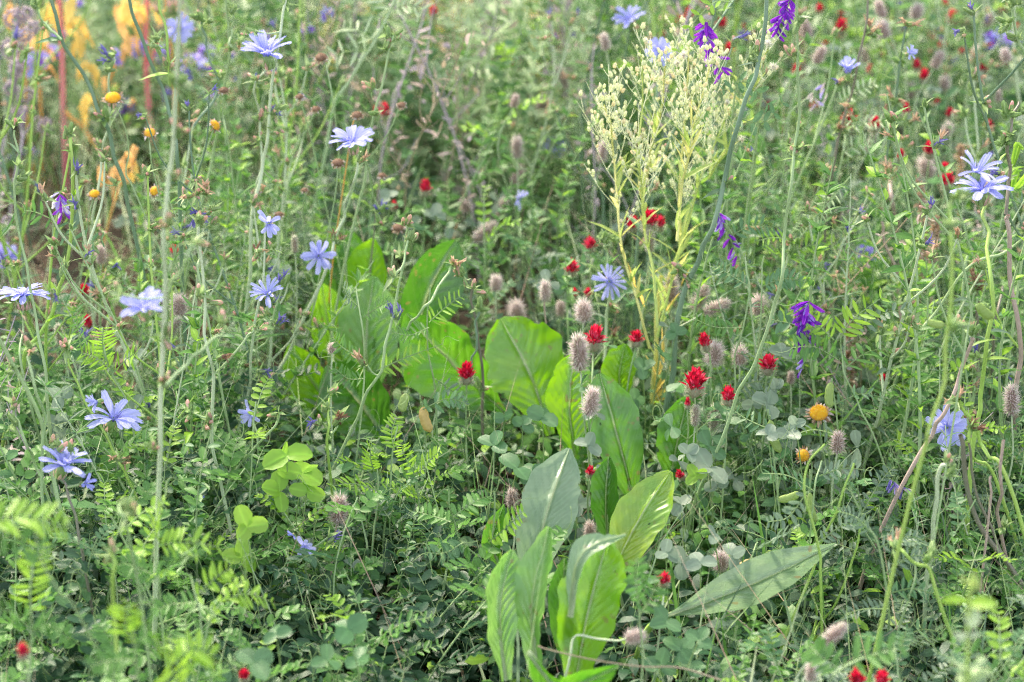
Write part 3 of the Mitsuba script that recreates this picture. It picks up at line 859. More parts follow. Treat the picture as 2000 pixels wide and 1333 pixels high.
C('blurred pale stem at the left carrying a round blue flower near the top edge', [([(350, 60), (347, 120), (343, 205), (338, 300), (330, 420)], 1.0, 1.6, 'stem', True)], 2.85, 2,
  [(350, 55, 58, 'cam', dict(k='blue', open_=.1))], [(345, 130, 3, PB)])
C('tall chicory with a large blue flower seen from the side, upper left', [
    ([(556, -30), (548, 70), (536, 140), (529, 210), (522, 273), (511, 333), (494, 410), (486, 520), (478, 640)], 1.1, 2.0, 'stem_pale', True),
    ([(515, 137), (505, 168), (506, 228), (511, 315), (500, 380)], .9, 1.3, 'stem_pale', False)], 2.36, 3,
  [(522, 108, 100, [-.1, .05, 1], dict(k='blue', open_=.5, front=.02, petals=21))],
  [(497, 60, 1, ('bud',)), (483, 72, 1, ('bud',)), (500, 160, 3, PB), (529, 225, 4, ('bud', 'withered', 'bud')), (538, 210, 2, PB), (512, 235, 3, PB), (535, 255, 2, PB), (515, 275, 3, PB), (560, 10, 2, ('green',)), (505, 285, 2, PB), (537, 360, 1, ('bud',))],
  [(512, 330, 560, 372, 8, 'alfalfa'), (505, 360, 460, 385, 8, 'alfalfa')])
C('slanting chicory stem with an upward facing blue flower left of centre', [
    ([(697, 300), (692, 345), (680, 385), (666, 433), (648, 492), (627, 556), (596, 622), (561, 696), (522, 759), (490, 850)], 1.0, 2.0, 'stem_pale', True),
    ([(706, 298), (722, 345), (735, 400), (745, 440)], .8, 1.2, 'stem', False)], 2.30, 4,
  [(688, 280, 84, [-.1, -.12, 1], dict(k='blue', open_=.34, front=.01, petals=20)), (622, 500, 66, [.35, -.8, .35], dict(k='blue', open_=.2, ragged=.3))],
  [(652, 470, 2, ('brown', 'spent')), (740, 415, 3, ('withered', 'green')), (606, 545, 2, PB), (640, 505, 2, PB), (700, 318, 2, ('spent',)), (590, 645, 3, PB), (575, 655, 2, PB), (622, 640, 2, PB), (745, 440, 2, PB)])
C('thin chicory with two ragged blue flowers in the middle left tangle', [
    ([(520, 440), (511, 538), (504, 608), (490, 713), (480, 783), (455, 900), (440, 985)], .9, 1.7, 'stem_pale', True),
    ([(540, 590), (526, 650), (497, 690)], .8, 1.0, 'stem', False)], 2.18, 5,
  [(525, 437, 64, [.1, -.7, .6], dict(k='blue', open_=.5, ragged=.34, petals=13)), (523, 575, 70, [-.15, -.55, .8], dict(k='blue_pale', open_=.38, ragged=.25, width='thin'))],
  [(503, 500, 3, ('spent', 'bud', 'brown')), (535, 490, 2, PB), (552, 560, 2, ('withered',)), (540, 635, 2, ('withered',)), (518, 620, 2, PB), (493, 640, 1, ('bud',)), (505, 725, 2, ('brown', 'withered')), (516, 740, 1, ('bud',))],
  [(500, 640, 440, 600, 9, 'alfalfa'), (498, 660, 560, 640, 8, 'alfalfa')])
C('chicory at the left edge with a flat blue flower seen from below its rim', [
    ([(45, 590), (42, 640), (38, 700), (60, 790), (84, 870)], .9, 1.6, 'stem', True),
    ([(28, 255), (35, 350), (36, 440), (53, 528), (67, 608), (74, 654), (88, 724), (95, 800)], .9, 1.7, 'stem', True)], 2.10, 6,
  [(46, 578, 100, [.0, .30, 1.0], dict(k='blue', open_=.12))],
  [(28, 245, 4, PB), (40, 350, 3, PB), (36, 325, 2, PB), (30, 590, 1, ('bud',))],
  [(40, 410, 20, 470, 8, 'alfalfa'), (36, 300, 15, 265, 8, 'glaucous')])
C('chicory in the left foreground with a starry blue flower hanging forward', [
    ([(212, 840), (222, 880), (232, 925), (262, 985), (280, 1040)], .9, 1.4, 'stem', True),
    ([(133, 700), (168, 783), (200, 838), (228, 885), (242, 922), (280, 1000), (300, 1080)], .9, 1.6, 'stem_bright', True)], 1.98, 7,
  [(222, 818, 108, [.42, -.15, .9], dict(k='blue_pale', open_=.12, ragged=.26)), (190, 785, 45, [-.6, -.5, .2], dict(k='blue', open_=.8, petals=9))],
  [(130, 682, 4, PB), (232, 900, 3, ('spent', 'brown')), (105, 875, 2, PB)])
C('low chicory at the left edge with a half closed blue flower tilted sideways', [
    ([(120, 925), (135, 965), (150, 1040), (161, 1104)], .9, 1.5, 'stem_dark', True)], 1.86, 8,
  [(122, 910, 100, [.35, .05, .9], dict(k='blue', open_=.42, ragged=.2)), (165, 945, 45, [.5, -.3, .3], dict(k='blue_deep', open_=.6, petals=8))], [(112, 875, 3, PB), (140, 880, 2, PB)])
C('chicory with a clear blue star flower facing the camera right of centre', [
    ([(1190, 575), (1183, 640), (1180, 720), (1172, 800)], 1.3, 2.4, 'stem_pale', True),
    ([(1178, 470), (1186, 500), (1184, 580)], 1.0, 1.4, 'stem', False)], 2.30, 9,
  [(1190, 550, 70, [.05, -.95, .35], dict(k='blue', open_=.06, width='thin', petals=18, ragged=.1, front=.02))],
  [(1176, 468, 4, ('green',)), (1160, 525, 3, ('green',)), (1195, 470, 3, ('green',)), (1190, 600, 3, ('green', 'bud')), (1200, 660, 3, ('green', 'brown')), (1165, 565, 2, ('green',))],
  [(1182, 620, 1150, 600, 8, 'glaucous'), (1182, 690, 1230, 705, 10, 'glaucous'), (1180, 520, 1210, 495, 8, 'alfalfa')])
C('chicory with a pale blue flower blurred in the background near the top centre', [([(1086, 285), (1092, 340), (1105, 400)], .9, 1.5, 'stem', True)], 2.95, 10, [(1086, 283, 46, 'cam', dict(k='blue_pale', open_=.15))], [])
C('stiff grey stem crossing the centre background without flowers', [([(1085, 212), (1110, 285), (1150, 345), (1173, 368), (1178, 430), (1180, 480)], 1.0, 2.0, 'glaucous', True)], 2.62, 11, [], [(1087, 216, 2, PB), (1130, 330, 2, PB), (1174, 365, 3, PB)])
C('chicory with a blue flower blurred above the yellow seedheads at the top', [([(1228, 45), (1222, 150), (1212, 250), (1205, 330)], .9, 1.5, 'glaucous', True)], 2.75, 12, [(1230, 38, 64, [-.3, -.35, .9], dict(k='blue', open_=.3))], [(1208, 25, 2, PB), (1235, 65, 3, PB)])
C('chicory with a blue flower half hidden behind the yellow seedheads', [([(1285, 105), (1280, 220), (1275, 340), (1270, 420)], .9, 1.4, 'glaucous', True)], 2.55, 13, [(1287, 100, 56, [.1, -.8, .5], dict(k='blue', open_=.3, ragged=.25))], [])
C('chicory at the right edge with two overlapping pale blue flowers', [
    ([(1924, 380), (1920, 420), (1927, 470), (1934, 560), (1928, 660), (1917, 766), (1910, 830)], 1.2, 2.2, 'stem_bright', True),
    ([(1908, 345), (1912, 380), (1920, 420)], .9, 1.1, 'stem', False)], 2.02, 14,
  [(1918, 372, 108, [-.06, .0, 1], dict(k='blue', open_=.2, front=.03)), (1908, 336, 100, [.1, -.2, 1], dict(k='blue_pale', open_=.32, width='thin', petals=14, ragged=.28))],
  [(1926, 600, 2, ('green',)), (1916, 700, 2, ('green',))], [(1917, 700, 1975, 690, 12, 'stem_bright'), (1925, 640, 1985, 640, 10, 'glaucous')])
C('dark stemmed chicory with a half closed pale flower pointing up, upper right', [
    ([(1700, -30), (1682, 91), (1654, 200), (1636, 287), (1620, 364), (1608, 470)], 1.0, 1.7, 'stem_dark', True)], 2.45, 15,
  [(1656, 142, 60, [-.12, -.15, 1.0], dict(k='blue_pale', open_=1.05, petals=13, ragged=.14))],
  [(1695, 68, 4, ('green', 'spent')), (1712, 66, 1, ('spent',)), (1668, 205, 3, ('brown', 'spent')), (1634, 256, 3, ('brown', 'green')), (1650, 258, 2, ('spent',)), (1672, 240, 1, ('spent',))])
C('dark bending chicory stem with a tiny closing pale flower, upper right', [
    ([(1770, 55), (1755, 168), (1745, 224), (1731, 308), (1713, 378), (1680, 430), (1645, 472)], 1.0, 1.6, 'glaucous', True)], 2.42, 16,
  [(1776, 104, 34, [.5, -.5, .7], dict(k='blue_pale', open_=.75, petals=12, ragged=.3))],
  [(1772, 52, 2, ('spent',)), (1745, 200, 3, ('green', 'spent')), (1735, 196, 1, ('spent',)), (1765, 238, 3, ('spent', 'green')), (1757, 120, 2, ('green',))])
C('low chicory flower among the leaves near the right edge', [([(1848, 850), (1862, 900), (1880, 960)], .9, 1.4, 'stem', True)], 2.02, 17, [(1850, 836, 80, [-.1, -.85, .5], dict(k='blue', open_=.14))], [(1900, 845, 2, ('brown',))])
C('half hidden chicory flower low in the left foreground leaves', [([(492, 815), (500, 870), (510, 930)], .8, 1.2, 'stem', True)], 2.06, 18, [(492, 808, 54, [-.5, -.7, .3], dict(k='blue', open_=.5, petals=11, ragged=.3))], [])
C('ragged blue chicory flower low among dark vetch leaves, bottom left of centre', [([(592, 1075), (600, 1110), (604, 1160)], .8, 1.2, 'stem', True)], 1.88, 19, [(592, 1066, 52, [.2, -.6, .2], dict(k='blue', open_=.7, petals=9, ragged=.4)), (572, 1045, 26, [-.2, -.6, .4], dict(k='blue_deep', open_=.7, petals=6, ragged=.4))], [(640, 1050, 2, ('withered',))])
C('small blue flower fragment in the dark leaves beside the left foreground stems', [([(385, 980), (392, 1020), (396, 1060)], .7, 1.0, 'stem', True)], 1.95, 20, [(386, 976, 30, [.3, -.6, .3], dict(k='blue_deep', open_=.8, petals=8, ragged=.4))], [(200, 1072, 2, ('withered',))])
C('drooping blue flower in the background left of the fuzzy clover heads', [([(1012, 388), (1016, 430), (1020, 480)], .8, 1.2, 'stem', True)], 2.6, 21, [(1012, 388, 44, [.4, -.5, .3], dict(k='blue', open_=.7, petals=8, ragged=.3))], [])
C('thick pale chicory stem slanting through the right half with no open flower', [
    ([(1496, -40), (1482, 98), (1465, 168), (1440, 256), (1419, 350), (1395, 433), (1370, 496), (1339, 566), (1321, 657), (1303, 783), (1290, 880)], 1.8, 3.0, 'glaucous', True)], 2.22, 22, [],
  [(1478, 112, 4, ('green', 'bud')), (1418, 362, 4, ('green', 'bud')), (1345, 545, 3, ('green', 'bud')), (1330, 525, 3, ('green', 'bud'))],
  [(1478, 120, 1438, 128, 8, 'glaucous'), (1420, 365, 1370, 388, 14, 'glaucous'), (1345, 550, 1385, 590, 7, 'alfalfa'), (1440, 256, 1470, 230, 8, 'glaucous')])
C('tall bright green stem right of the big slanting stem, bare but for small buds', [
    ([(1555, -40), (1559, 133), (1557, 252), (1545, 368), (1533, 467), (1528, 531), (1510, 608), (1489, 675), (1450, 760), (1420, 830)], 1.1, 1.6, 'stem', True)], 2.02, 23, [],
  [(1560, 40, 3, ('green',)), (1548, 110, 3, ('green', 'bud')), (1558, 292, 3, ('green', 'bud')), (1550, 310, 2, ('bud',))], [(1559, 40, 1585, 30, 8, 'stem_pale'), (1548, 108, 1525, 112, 6, 'stem_pale')])
C('blurred bright green stem in the right foreground with a bud at its tip', [
    ([(1870, 375), (1860, 400), (1857, 467), (1853, 608), (1839, 748), (1818, 836), (1800, 900)], 1.05, 1.5, 'stem_bright', True)], 1.66, 24, [],
  [(1866, 385, 3, ('green',)), (1858, 440, 2, ('green',)), (1857, 635, 2, ('green',))], [(1856, 405, 1835, 402, 8, 'stem_pale'), (1854, 640, 1908, 632, 12, 'glaucous')])
C('pinkish woody stem leaning through the right middle ground', [
    ([(1722, 340), (1735, 352), (1748, 420), (1722, 433), (1731, 492), (1752, 545), (1762, 629), (1780, 700), (1784, 740)][3:], 1.4, 2.2, 'stem_pink', True)], 2.36, 25, [], [(1734, 345, 3, ('spent',)), (1742, 560, 3, ('green',))])
C('stem with cut pinkish top standing at the right', [([(1735, 350), (1742, 385), (1750, 430), (1752, 470)], 2.0, 2.2, 'stem_pink', True)], 2.6, 26, [], [(1735, 348, 2, ('spent',))])
C('pinkish stem slanting down to the low blue flower at the right', [
    ([(1898, 660), (1895, 675), (1875, 741), (1846, 811), (1822, 846), (1790, 900)], 1.4, 2.0, 'stem_pink', True)], 1.92, 27, [], [(1898, 655, 3, ('green', 'spent'))], [(1894, 680, 1945, 650, 10, 'stem_bright'), (1880, 730, 1910, 700, 10, 'stem_bright')])
C('greyish thick stem standing at the right edge', [
    ([(1969, 420), (1969, 443), (1976, 573), (1994, 671), (1987, 748), (1975, 860)], 1.8, 2.6, 'stem_pink', True), ([(1990, 200), (1976, 260), (1968, 330), (1966, 420)], 1.2, 1.6, 'stem_dark', False)], 2.12, 28, [],
  [(1968, 225, 4, ('green', 'bud')), (1975, 265, 4, ('green', 'bud')), (1960, 280, 3, ('green',)), (1990, 215, 3, ('green',))], [(1966, 300, 1940, 320, 9, 'stem_bright')])
C('green stem entering at the top right corner with a starry green bud', [
    ([(1974, -20), (1987, 70), (2004, 120), (2010, 200)], 1.1, 1.5, 'stem', True)], 2.1, 29, [], [(1972, 45, 4, ('green',)), (1978, 10, 3, ('green',)), (1990, 75, 3, ('green',))], [(1990, 80, 1955, 48, 8, 'stem'), (1976, 0, 1955, 0, 8, 'stem_pale')])
C('grey green stem slanting down leftwards from the right edge', [([(2005, 460), (1960, 490), (1895, 520), (1825, 612), (1787, 660), (1760, 710)], 1.1, 1.8, 'stem', True)], 2.18, 30, [], [(1900, 516, 2, ('green',))],
  [(1895, 520, 1958, 540, 14, 'glaucous')])
C('slanting stem from the upper left corner with a single pointed leaf', [
    ([(92, -20), (121, 72), (165, 151), (196, 224), (214, 266), (238, 340), (258, 430)], 1.5, 2.2, 'glaucous', True), ([(70, 10), (88, 48), (119, 80)], .9, 1.2, 'stem', False)], 2.30, 31, [], [(70, 12, 3, ('green',)), (205, 235, 3, PB)],
  [(121, 78, 64, 84, 16, 'clover')])
C('second slanting stem from the top edge left of the round blue flower', [
    ([(246, -30), (277, 67), (298, 130), (315, 175), (331, 217), (345, 300), (352, 400)], 1.4, 2.0, 'glaucous', True), ([(310, -20), (324, 70), (331, 140), (336, 165)], 1.1, 1.2, 'stem_bright', False)], 2.26, 32, [], [(303, 78, 3, ('green',)), (308, 90, 2, ('green',)), (332, 130, 3, PB)],
  [(329, 145, 268, 147, 16, 'vetch_young'), (330, 100, 308, 78, 6, 'stem')])
C('chicory with a pink budded tip beside the yellow button flower, upper left', [
    ([(222, 112), (215, 150), (214, 228), (201, 301), (189, 385), (180, 467), (178, 560), (190, 680)], .9, 1.6, 'stem_pale', True)], 2.32, 33, [], [(222, 112, 4, ('bud', 'withered', 'bud')), (208, 135, 3, PB), (214, 232, 4, PB), (192, 292, 3, PB), (205, 300, 2, PB), (189, 450, 2, PB), (195, 560, 3, PB), (228, 362, 1, ('bud',)), (178, 440, 2, PB)],
  [(206, 262, 230, 200, 6, 'stem'), (200, 305, 212, 330, 6, 'alfalfa')])
C('hairy green stem with bright leaves bending left in the left middle ground', [
    ([(137, 258), (140, 315), (140, 433), (135, 503), (116, 573), (88, 640), (56, 675), (40, 740)], 1.3, 2.2, 'stem_bright', True)], 2.16, 34, [], [(136, 264, 4, ('green',))],
  [(140, 392, 160, 362, 22, 'vetch_young'), (100, 585, 98, 545, 13, 'vetch_young'), (92, 635, 118, 606, 16, 'vetch_young'), (135, 300, 120, 290, 8, 'alfalfa'), (140, 440, 160, 410, 18, 'glaucous'), (139, 340, 152, 320, 12, 'alfalfa')])
C('upright stem with a side fork and pink buds, top left of the big blue flower', [
    ([(443, -20), (448, 91), (443, 147), (431, 210), (420, 280), (400, 380)], 1.2, 1.8, 'stem', True), ([(457, 24), (452, 60), (449, 95)], 1.1, 1.2, 'stem', False),
    ([(392, 40), (400, 80), (417, 137), (428, 160), (420, 195), (378, 245)], 1.0, 1.3, 'glaucous', False)], 2.42, 35, [], [(457, 22, 3, ('green',)), (388, 34, 4, PB), (402, 45, 3, ('green', 'bud')), (428, 150, 5, ('green', 'bud')), (450, 95, 3, ('green',)), (466, 75, 1, ('spent',))],
  [(443, 147, 405, 130, 14, 'vetch_young'), (441, 160, 408, 190, 14, 'clover')])
C('budded stem between the two upper blue flowers', [
    ([(768, 70), (764, 90), (748, 154), (731, 224), (720, 300), (700, 400)], .9, 1.4, 'stem', True)], 2.34, 36, [], [(757, 70, 2, PB), (772, 72, 2, PB), (750, 98, 3, PB), (729, 172, 4, PB), (735, 225, 3, ('green', 'bud'))])
C('straight stem with a pink bud cluster in the left middle ground', [
    ([(389, 440), (396, 573), (406, 678), (415, 741), (417, 866), (434, 953), (455, 1062)], 1.1, 1.9, 'stem_pale', True), ([(497, 640), (480, 665), (420, 735)], .8, 1.0, 'stem', False), ([(545, 808), (530, 840), (500, 870), (455, 930)], .9, 1.3, 'stem', True)], 1.96, 37, [],
  [(388, 435, 4, ('green', 'bud')), (395, 575, 3, PB), (414, 585, 2, PB), (495, 640, 1, ('bud',)), (545, 806, 1, ('bud',)), (375, 805, 2, ('brown', 'bud')), (408, 822, 2, PB), (512, 640, 2, PB), (425, 705, 2, ('brown',)), (405, 830, 3, ('green', 'bud'))])
C('forking budded stem in front of the left rosette', [
    ([(920, 545), (925, 610), (935, 680), (940, 740), (942, 790)], 1.1, 1.5, 'stem_dark', True), ([(935, 610), (925, 690), (912, 740)], .9, 1.0, 'glaucous', False), ([(886, 520), (870, 545), (830, 600), (795, 640)], 1.0, 1.2, 'stem', False)], 2.16, 38, [],
  [(905, 540, 4, ('green', 'spent')), (886, 522, 2, ('spent',)), (935, 606, 3, ('green',)), (920, 565, 3, PB), (940, 760, 3, PB)])
C('slanting budded stem across the left rosette', [
    ([(795, 430), (790, 500), (778, 560), (766, 640), (740, 720), (700, 800), (666, 885)], .9, 1.7, 'stem', True), ([(800, 450), (783, 520), (765, 548)], .8, 1.0, 'stem', False)], 2.10, 39, [],
  [(795, 440, 4, PB), (800, 470, 3, PB), (765, 545, 2, ('bud',)), (773, 625, 2, ('withered', 'bud')), (718, 715, 2, ('brown', 'spent')), (780, 500, 3, PB)])
C('low group of brown tipped buds below the left rosette', [([(648, 768), (642, 810), (640, 850), (645, 920)], 1.0, 1.4, 'stem_bright', True), ([(672, 812), (655, 840), (644, 860)], .8, 1.0, 'stem', False)], 2.02, 40, [],
  [(650, 765, 1, ('bud',)), (640, 800, 3, PB), (664, 815, 2, PB), (630, 825, 3, ('withered', 'brown', 'bud')), (660, 830, 2, ('brown',))])
C('dark stems slanting down at the left edge foreground', [
    ([(-10, 640), (31, 713), (70, 800), (95, 900), (119, 992), (147, 1062), (161, 1110)], 1.5, 2.3, 'stem', True), ([(58, 690), (70, 760), (84, 810), (84, 880)], 1.1, 1.5, 'stem', True), ([(28, 815), (50, 865), (67, 900), (90, 960)], 1.1, 1.3, 'stem', True)], 1.88, 41, [],
  [(58, 682, 3, ('spent', 'bud')), (26, 790, 2, ('bud',)), (25, 830, 3, ('green',)), (15, 720, 2, PB)])
C('blurred budded tips rising from the lower left foreground', [
    ([(238, 985), (242, 1010), (250, 1040), (262, 1100)], 1.0, 1.3, 'stem', True), ([(218, 1080), (222, 1120), (226, 1200), (228, 1320)], 1.3, 1.8, 'stem_bright', True)], 1.58, 42, [], [(238, 985, 3, PB), (248, 1012, 2, PB), (218, 1085, 2, ('bud',))])
C('dark branching stems leaning in the lower right corner', [
    ([(1876, 850), (1892, 964), (1931, 1055), (1997, 1143), (2030, 1190)], 1.8, 2.6, 'stem_dark', True), ([(1892, 866), (1910, 964), (1945, 1062), (1990, 1140)], 1.0, 1.6, 'stem_dark', True), ([(1960, 860), (1955, 950), (1958, 1030)], 1.2, 1.6, 'stem_pink', True), ([(1935, 930), (1930, 1000)], .9, 1.1, 'stem_pink', True)], 1.86, 43, [], [(1960, 1030, 2, ('brown', 'green'))])
C('pale straight stem with a spent bud in the lower right', [([(1848, 905), (1836, 925), (1828, 990), (1819, 1062), (1812, 1120)], 1.5, 2.0, 'stem_pale', True)], 1.80, 44, [], [(1848, 905, 2, ('spent', 'bud')), (1852, 930, 2, ('green',))])
C('bent stem with a dried pink bud in the lower right', [([(1752, 1068), (1765, 1080), (1790, 1100), (1815, 1110), (1840, 1180)], 1.2, 1.5, 'stem_bright', True)], 1.72, 45, [], [(1748, 1068, 2, ('spent', 'bud')), (1815, 1090, 3, ('green',))])
C('curving green stems among the leaves right of the low blue flower', [([(1873, 780), (1882, 800), (1900, 825), (1917, 864), (1934, 892), (1960, 930)], 1.3, 1.8, 'stem_bright', True), ([(1893, 830), (1895, 880), (1915, 905), (1945, 930)], 1.2, 1.5, 'stem_bright', True)], 1.9, 46, [], [(1865, 785, 2, ('spent',)), (1893, 838, 2, ('brown',))])
C('cluster of dark stems at the right middle edge with withered blue heads', [
    ([(1912, 590), (1913, 700), (1908, 780)], 1.4, 2.0, 'stem_dark', True), ([(1958, 560), (1945, 640), (1938, 760)], 1.2, 1.8, 'stem_dark', True), ([(1890, 500), (1880, 590), (1878, 690)], 1.2, 1.8, 'stem', True), ([(1955, 735), (1938, 760), (1930, 800)], 1.0, 1.2, 'stem_dark', False)], 2.24, 47, [],
  [(1958, 735, 3, ('withered',)), (1945, 760, 3, ('withered', 'green')), (1920, 720, 4, ('green',)), (1910, 550, 4, ('brown', 'brown', 'spent')), (1900, 560, 3, ('brown',)), (1925, 745, 3, ('brown', 'green'))], [(1912, 600, 1860, 590, 16, 'glaucous'), (1913, 640, 1888, 630, 10, 'stem_bright')])
C('thin stem with withered dark blue heads beside the left edge flowers', [([(220, 522), (205, 540), (196, 600), (192, 700)], .9, 1.2, 'stem', True)], 2.28, 48, [], [(215, 525, 3, ('withered', 'green')), (196, 555, 3, ('spent', 'withered')), (192, 590, 3, PB)])
C('stem topped by a dark withered blue flower left of the upper middle', [([(384, 420), (388, 445), (391, 500), (395, 560)], .9, 1.3, 'stem', True)], 2.15, 49, [], [(384, 418, 4, ('withered',)), (410, 412, 2, PB), (366, 385, 3, ('bud', 'spent')), (400, 375, 3, ('spent', 'bud')), (385, 380, 2, PB)])

# ------------------------------------------------------------------ crimson clover, spent fuzzy clover, button flowers
RED = [tuple(m_.ply(PETAL) for m_ in crimson_head(200 + s, f)) for s, f in enumerate((1, 1, .8, .6, 1))]
FUZZ = [tuple(m_.ply(LEAF) for m_ in fuzzy_head(220 + s, a, k)) for s, (a, k) in enumerate((
    (1.9, ('fuzz', 'fuzz_brown', 'fuzz_green')), (2.3, ('fuzz', 'fuzz_brown', 'fuzz_green')), (1.25, ('fuzz', 'fuzz', 'fuzz_brown')), (2.6, ('fuzz_green', 'fuzz', 'fuzz_green')), (1.7, ('fuzz_brown', 'fuzz', 'fuzz'))))]


def head_plant(name, label, cat, px, py, Y, h_px, seed, pieces, tilt=(0, 0, 1), stem='stem', r0=.9, leaves=2, leaf='clover', group=None, stem_px=None, width=None):
    """A stem with one head on top (pieces: [(part name, ply)] in head units) and a few trifoliate leaves down the stem."""
    r = np.random.default_rng(seed)
    t = thing(name, label, cat, group)
    c = at(px, py, Y)
    s = h_px / ppm(c)
    z = unit(np.asarray(tilt, float))
    x, y, z = basis(z, r.uniform(0, 6))
    w = s * (width or 1.0)
    M = mat4(x, y, z, c - z * s * .42)
    M[:3, 0] *= w
    M[:3, 1] *= w
    M[:3, 2] *= s
    for nm, p in pieces:
        place(t, nm, p, M)
    foot = c - z * s * .5
    if stem_px:
        pts = np.vstack([[foot], stem_path(stem_px, Y, r, .02)])
    else:
        gx_, gy_ = foot[0] + r.normal(0, .02), foot[1] + r.normal(0, .03)
        gz = float(ground_z(gx_, gy_))
        pts = np.array([foot, foot - z * .35 * (foot[2] - gz) * .6 + r.normal(0, .004, 3), [(foot[0] + gx_) / 2, (foot[1] + gy_) / 2, .4 * foot[2] + .6 * gz], [gx_, gy_, gz - .004]])
        pts[1:, 2] = np.minimum(pts[1:, 2], foot[2] - np.array([.2, .6, 1.0]) * (foot[2] - gz))
    p = spline(pts, 22)
    m = MB()
    m.tube(p, r0 / 1000, r0 * 1.35 / 1000, stem, 5)
    stem_hairs(m, p, r, 60, .003, 'stem_pale')
    part(t, 'stem', m, STEM)
    for q_ in range(leaves):
        i_ = int(r.integers(4, 18))
        az = r.uniform(0, 6.28)
        e = p[i_] + np.array([math.cos(az), math.sin(az), r.uniform(.3, 1.0)]) * r.uniform(.015, .04)
        m = MB()
        trifoliate(m, p[i_], e, np.array([r.normal(0, .4), -.5 + r.normal(0, .4), 1.0]), r.uniform(.011, .019), leaf, stem, r)
        part(t, 'leaf', m, LEAF)
    return t


def crimson(label, px, py, Y, h_px, seed, tilt=(0, 0, 1), group=None, v=None, **kw):
    v = seed % 5 if v is None else v
    return head_plant('crimson_clover', label, 'red clover', px, py, Y, h_px, seed + 400, [('red_florets', RED[v][0]), ('calyx', RED[v][1])], tilt, group=group, width=kw.pop('width', 1.3) * .92, **kw)


K = crimson
K('bright red clover head in front of the wide leaf left of centre', 911, 733, 2.14, 40, 1, stem_px=[(911, 765), (910, 850), (912, 900)])
K('red clover head just below the blue star flower', 1161, 665, 2.16, 46, 2, tilt=(.1, 0, 1), stem_px=[(1158, 700), (1156, 760), (1152, 860)])
K('round red clover head between the star flower and the yellow stalk', 1243, 664, 2.2, 30, 3, width=1.5, stem_px=[(1240, 685), (1228, 740), (1215, 830)])
K('dark red clover head right of the yellow stalk', 1378, 672, 2.14, 36, 4, tilt=(-.2, 0, 1), width=1.0, v=1, stem_px=[(1387, 700), (1388, 780), (1390, 860)])
K('largest red clover head right of the yellow stalk', 1357, 752, 2.06, 50, 5, width=1.3, v=4, stem_px=[(1358, 790), (1362, 860), (1366, 960), (1367, 1010)])
K('small red clover head beside the largest one', 1422, 777, 2.06, 34, 6, width=1.3, stem_px=[(1420, 800), (1418, 860), (1412, 960)])
K('red clover head half hidden by a grey leaf at the right', 1500, 716, 2.12, 36, 7, width=1.5, v=2, stem_px=[(1497, 740), (1493, 800), (1488, 880)])
K('red clover bud left under the largest red head', 1343, 790, 2.05, 22, 8, width=.9, v=3)
K('upper of the two red clover heads behind the blue star flower', 1152, 481, 2.42, 28, 9, stem_px=[(1153, 500), (1152, 540), (1150, 600)])
K('loose red clover head left above the blue star flower', 1116, 527, 2.36, 32, 10, v=2, stem_px=[(1108, 545), (1108, 600), (1110, 650)])
K('small red clover head left of the blue star flower', 1121, 576, 2.38, 20, 11)
K('tiny red clover head touching the left of the blue star flower', 1148, 575, 2.40, 19, 12)
K('big red clover head in front of the yellow seedhead stalks', 1268, 434, 2.34, 40, 13, width=1.4, stem_px=[(1270, 455), (1272, 500), (1262, 590), (1255, 640)])
K('dull red clover head left behind the yellow seedhead stalks', 1236, 441, 2.46, 30, 14, v=1)
K('narrow red clover head right behind the yellow seedhead stalks', 1290, 440, 2.44, 28, 15, width=1.0)
K('single egg shaped red clover head in the upper middle', 831, 370, 2.56, 30, 16, width=1.15, v=4, stem_px=[(830, 388), (828, 440), (826, 500)])
K('red clover head blurred behind the upper middle stems', 752, 222, 2.8, 32, 17, width=1.0)
K('faint red clover head above the slanting stalk top left of centre', 738, 113, 3.1, 18, 18)
K('red clover head on the left edge of the pair at the right', 1759, 306, 2.62, 22, 19, width=1.2)
K('red clover head on the right of the pair at the right', 1816, 296, 2.55, 32, 20, width=1.25)
K('red clover head above the overlapping blue flowers', 1846, 333, 2.5, 24, 21)
K('red clover head touching the overlapping blue flowers', 1850, 356, 2.46, 32, 22, width=1.3)
K('red clover head beside the dark bending stem', 1769, 217, 2.7, 24, 23, width=1.1)
K('pink red clover head veiled by leaves near the dark stem', 1657, 238, 2.6, 40, 24, width=1.1, v=2, leaves=3)
K('torn red clover head with few florets near the top right grey leaf', 1708, 246, 2.55, 30, 25, v=3)
K('red clover head low between the grey green clover leaves', 1153, 924, 1.98, 22, 26, v=3, width=1.4)
K('red clover floret tuft beside the yellow green leaflets', 1330, 930, 2.02, 22, 27, v=3, tilt=(-.5, -.2, 1), leaves=3)
K('red clover head with a white top in the right foreground', 1297, 1135, 1.78, 28, 28, v=2, stem_px=[(1297, 1155), (1292, 1200), (1285, 1260)], stem='stem_pale')
K('red clover head cut by the bottom edge left of the rosette', 477, 1322, 1.62, 26, 29, v=1, leaves=3)
K('left of two red clover heads cut by the bottom edge', 1674, 1330, 1.58, 40, 30)
K('right of two red clover heads cut by the bottom edge', 1722, 1332, 1.58, 36, 31)
K('blurred red clover head in the bottom left corner', 45, 1276, 1.42, 34, 32, width=1.0)
K('dark red clover head behind the stems at the left edge', 166, 572, 2.35, 28, 33, v=1, width=1.2)
K('small red clover head low among the left stems', 173, 636, 2.32, 32, 34, v=1, width=.9)
K('red clover head left of the fuzzy heads among stems', 340, 492, 2.36, 26, 35, v=1, width=1.0)
K('dark red clover head low beside the stems left of the rosette', 488, 636, 2.3, 24, 36, v=1)
K('small red clover head beside the green spotted grey leaves at the right', 1725, 742, 2.2, 18, 37, v=3)
K('red clover head half hidden left of the pink budded stem', 770, 404, 2.6, 18, 38, v=2)
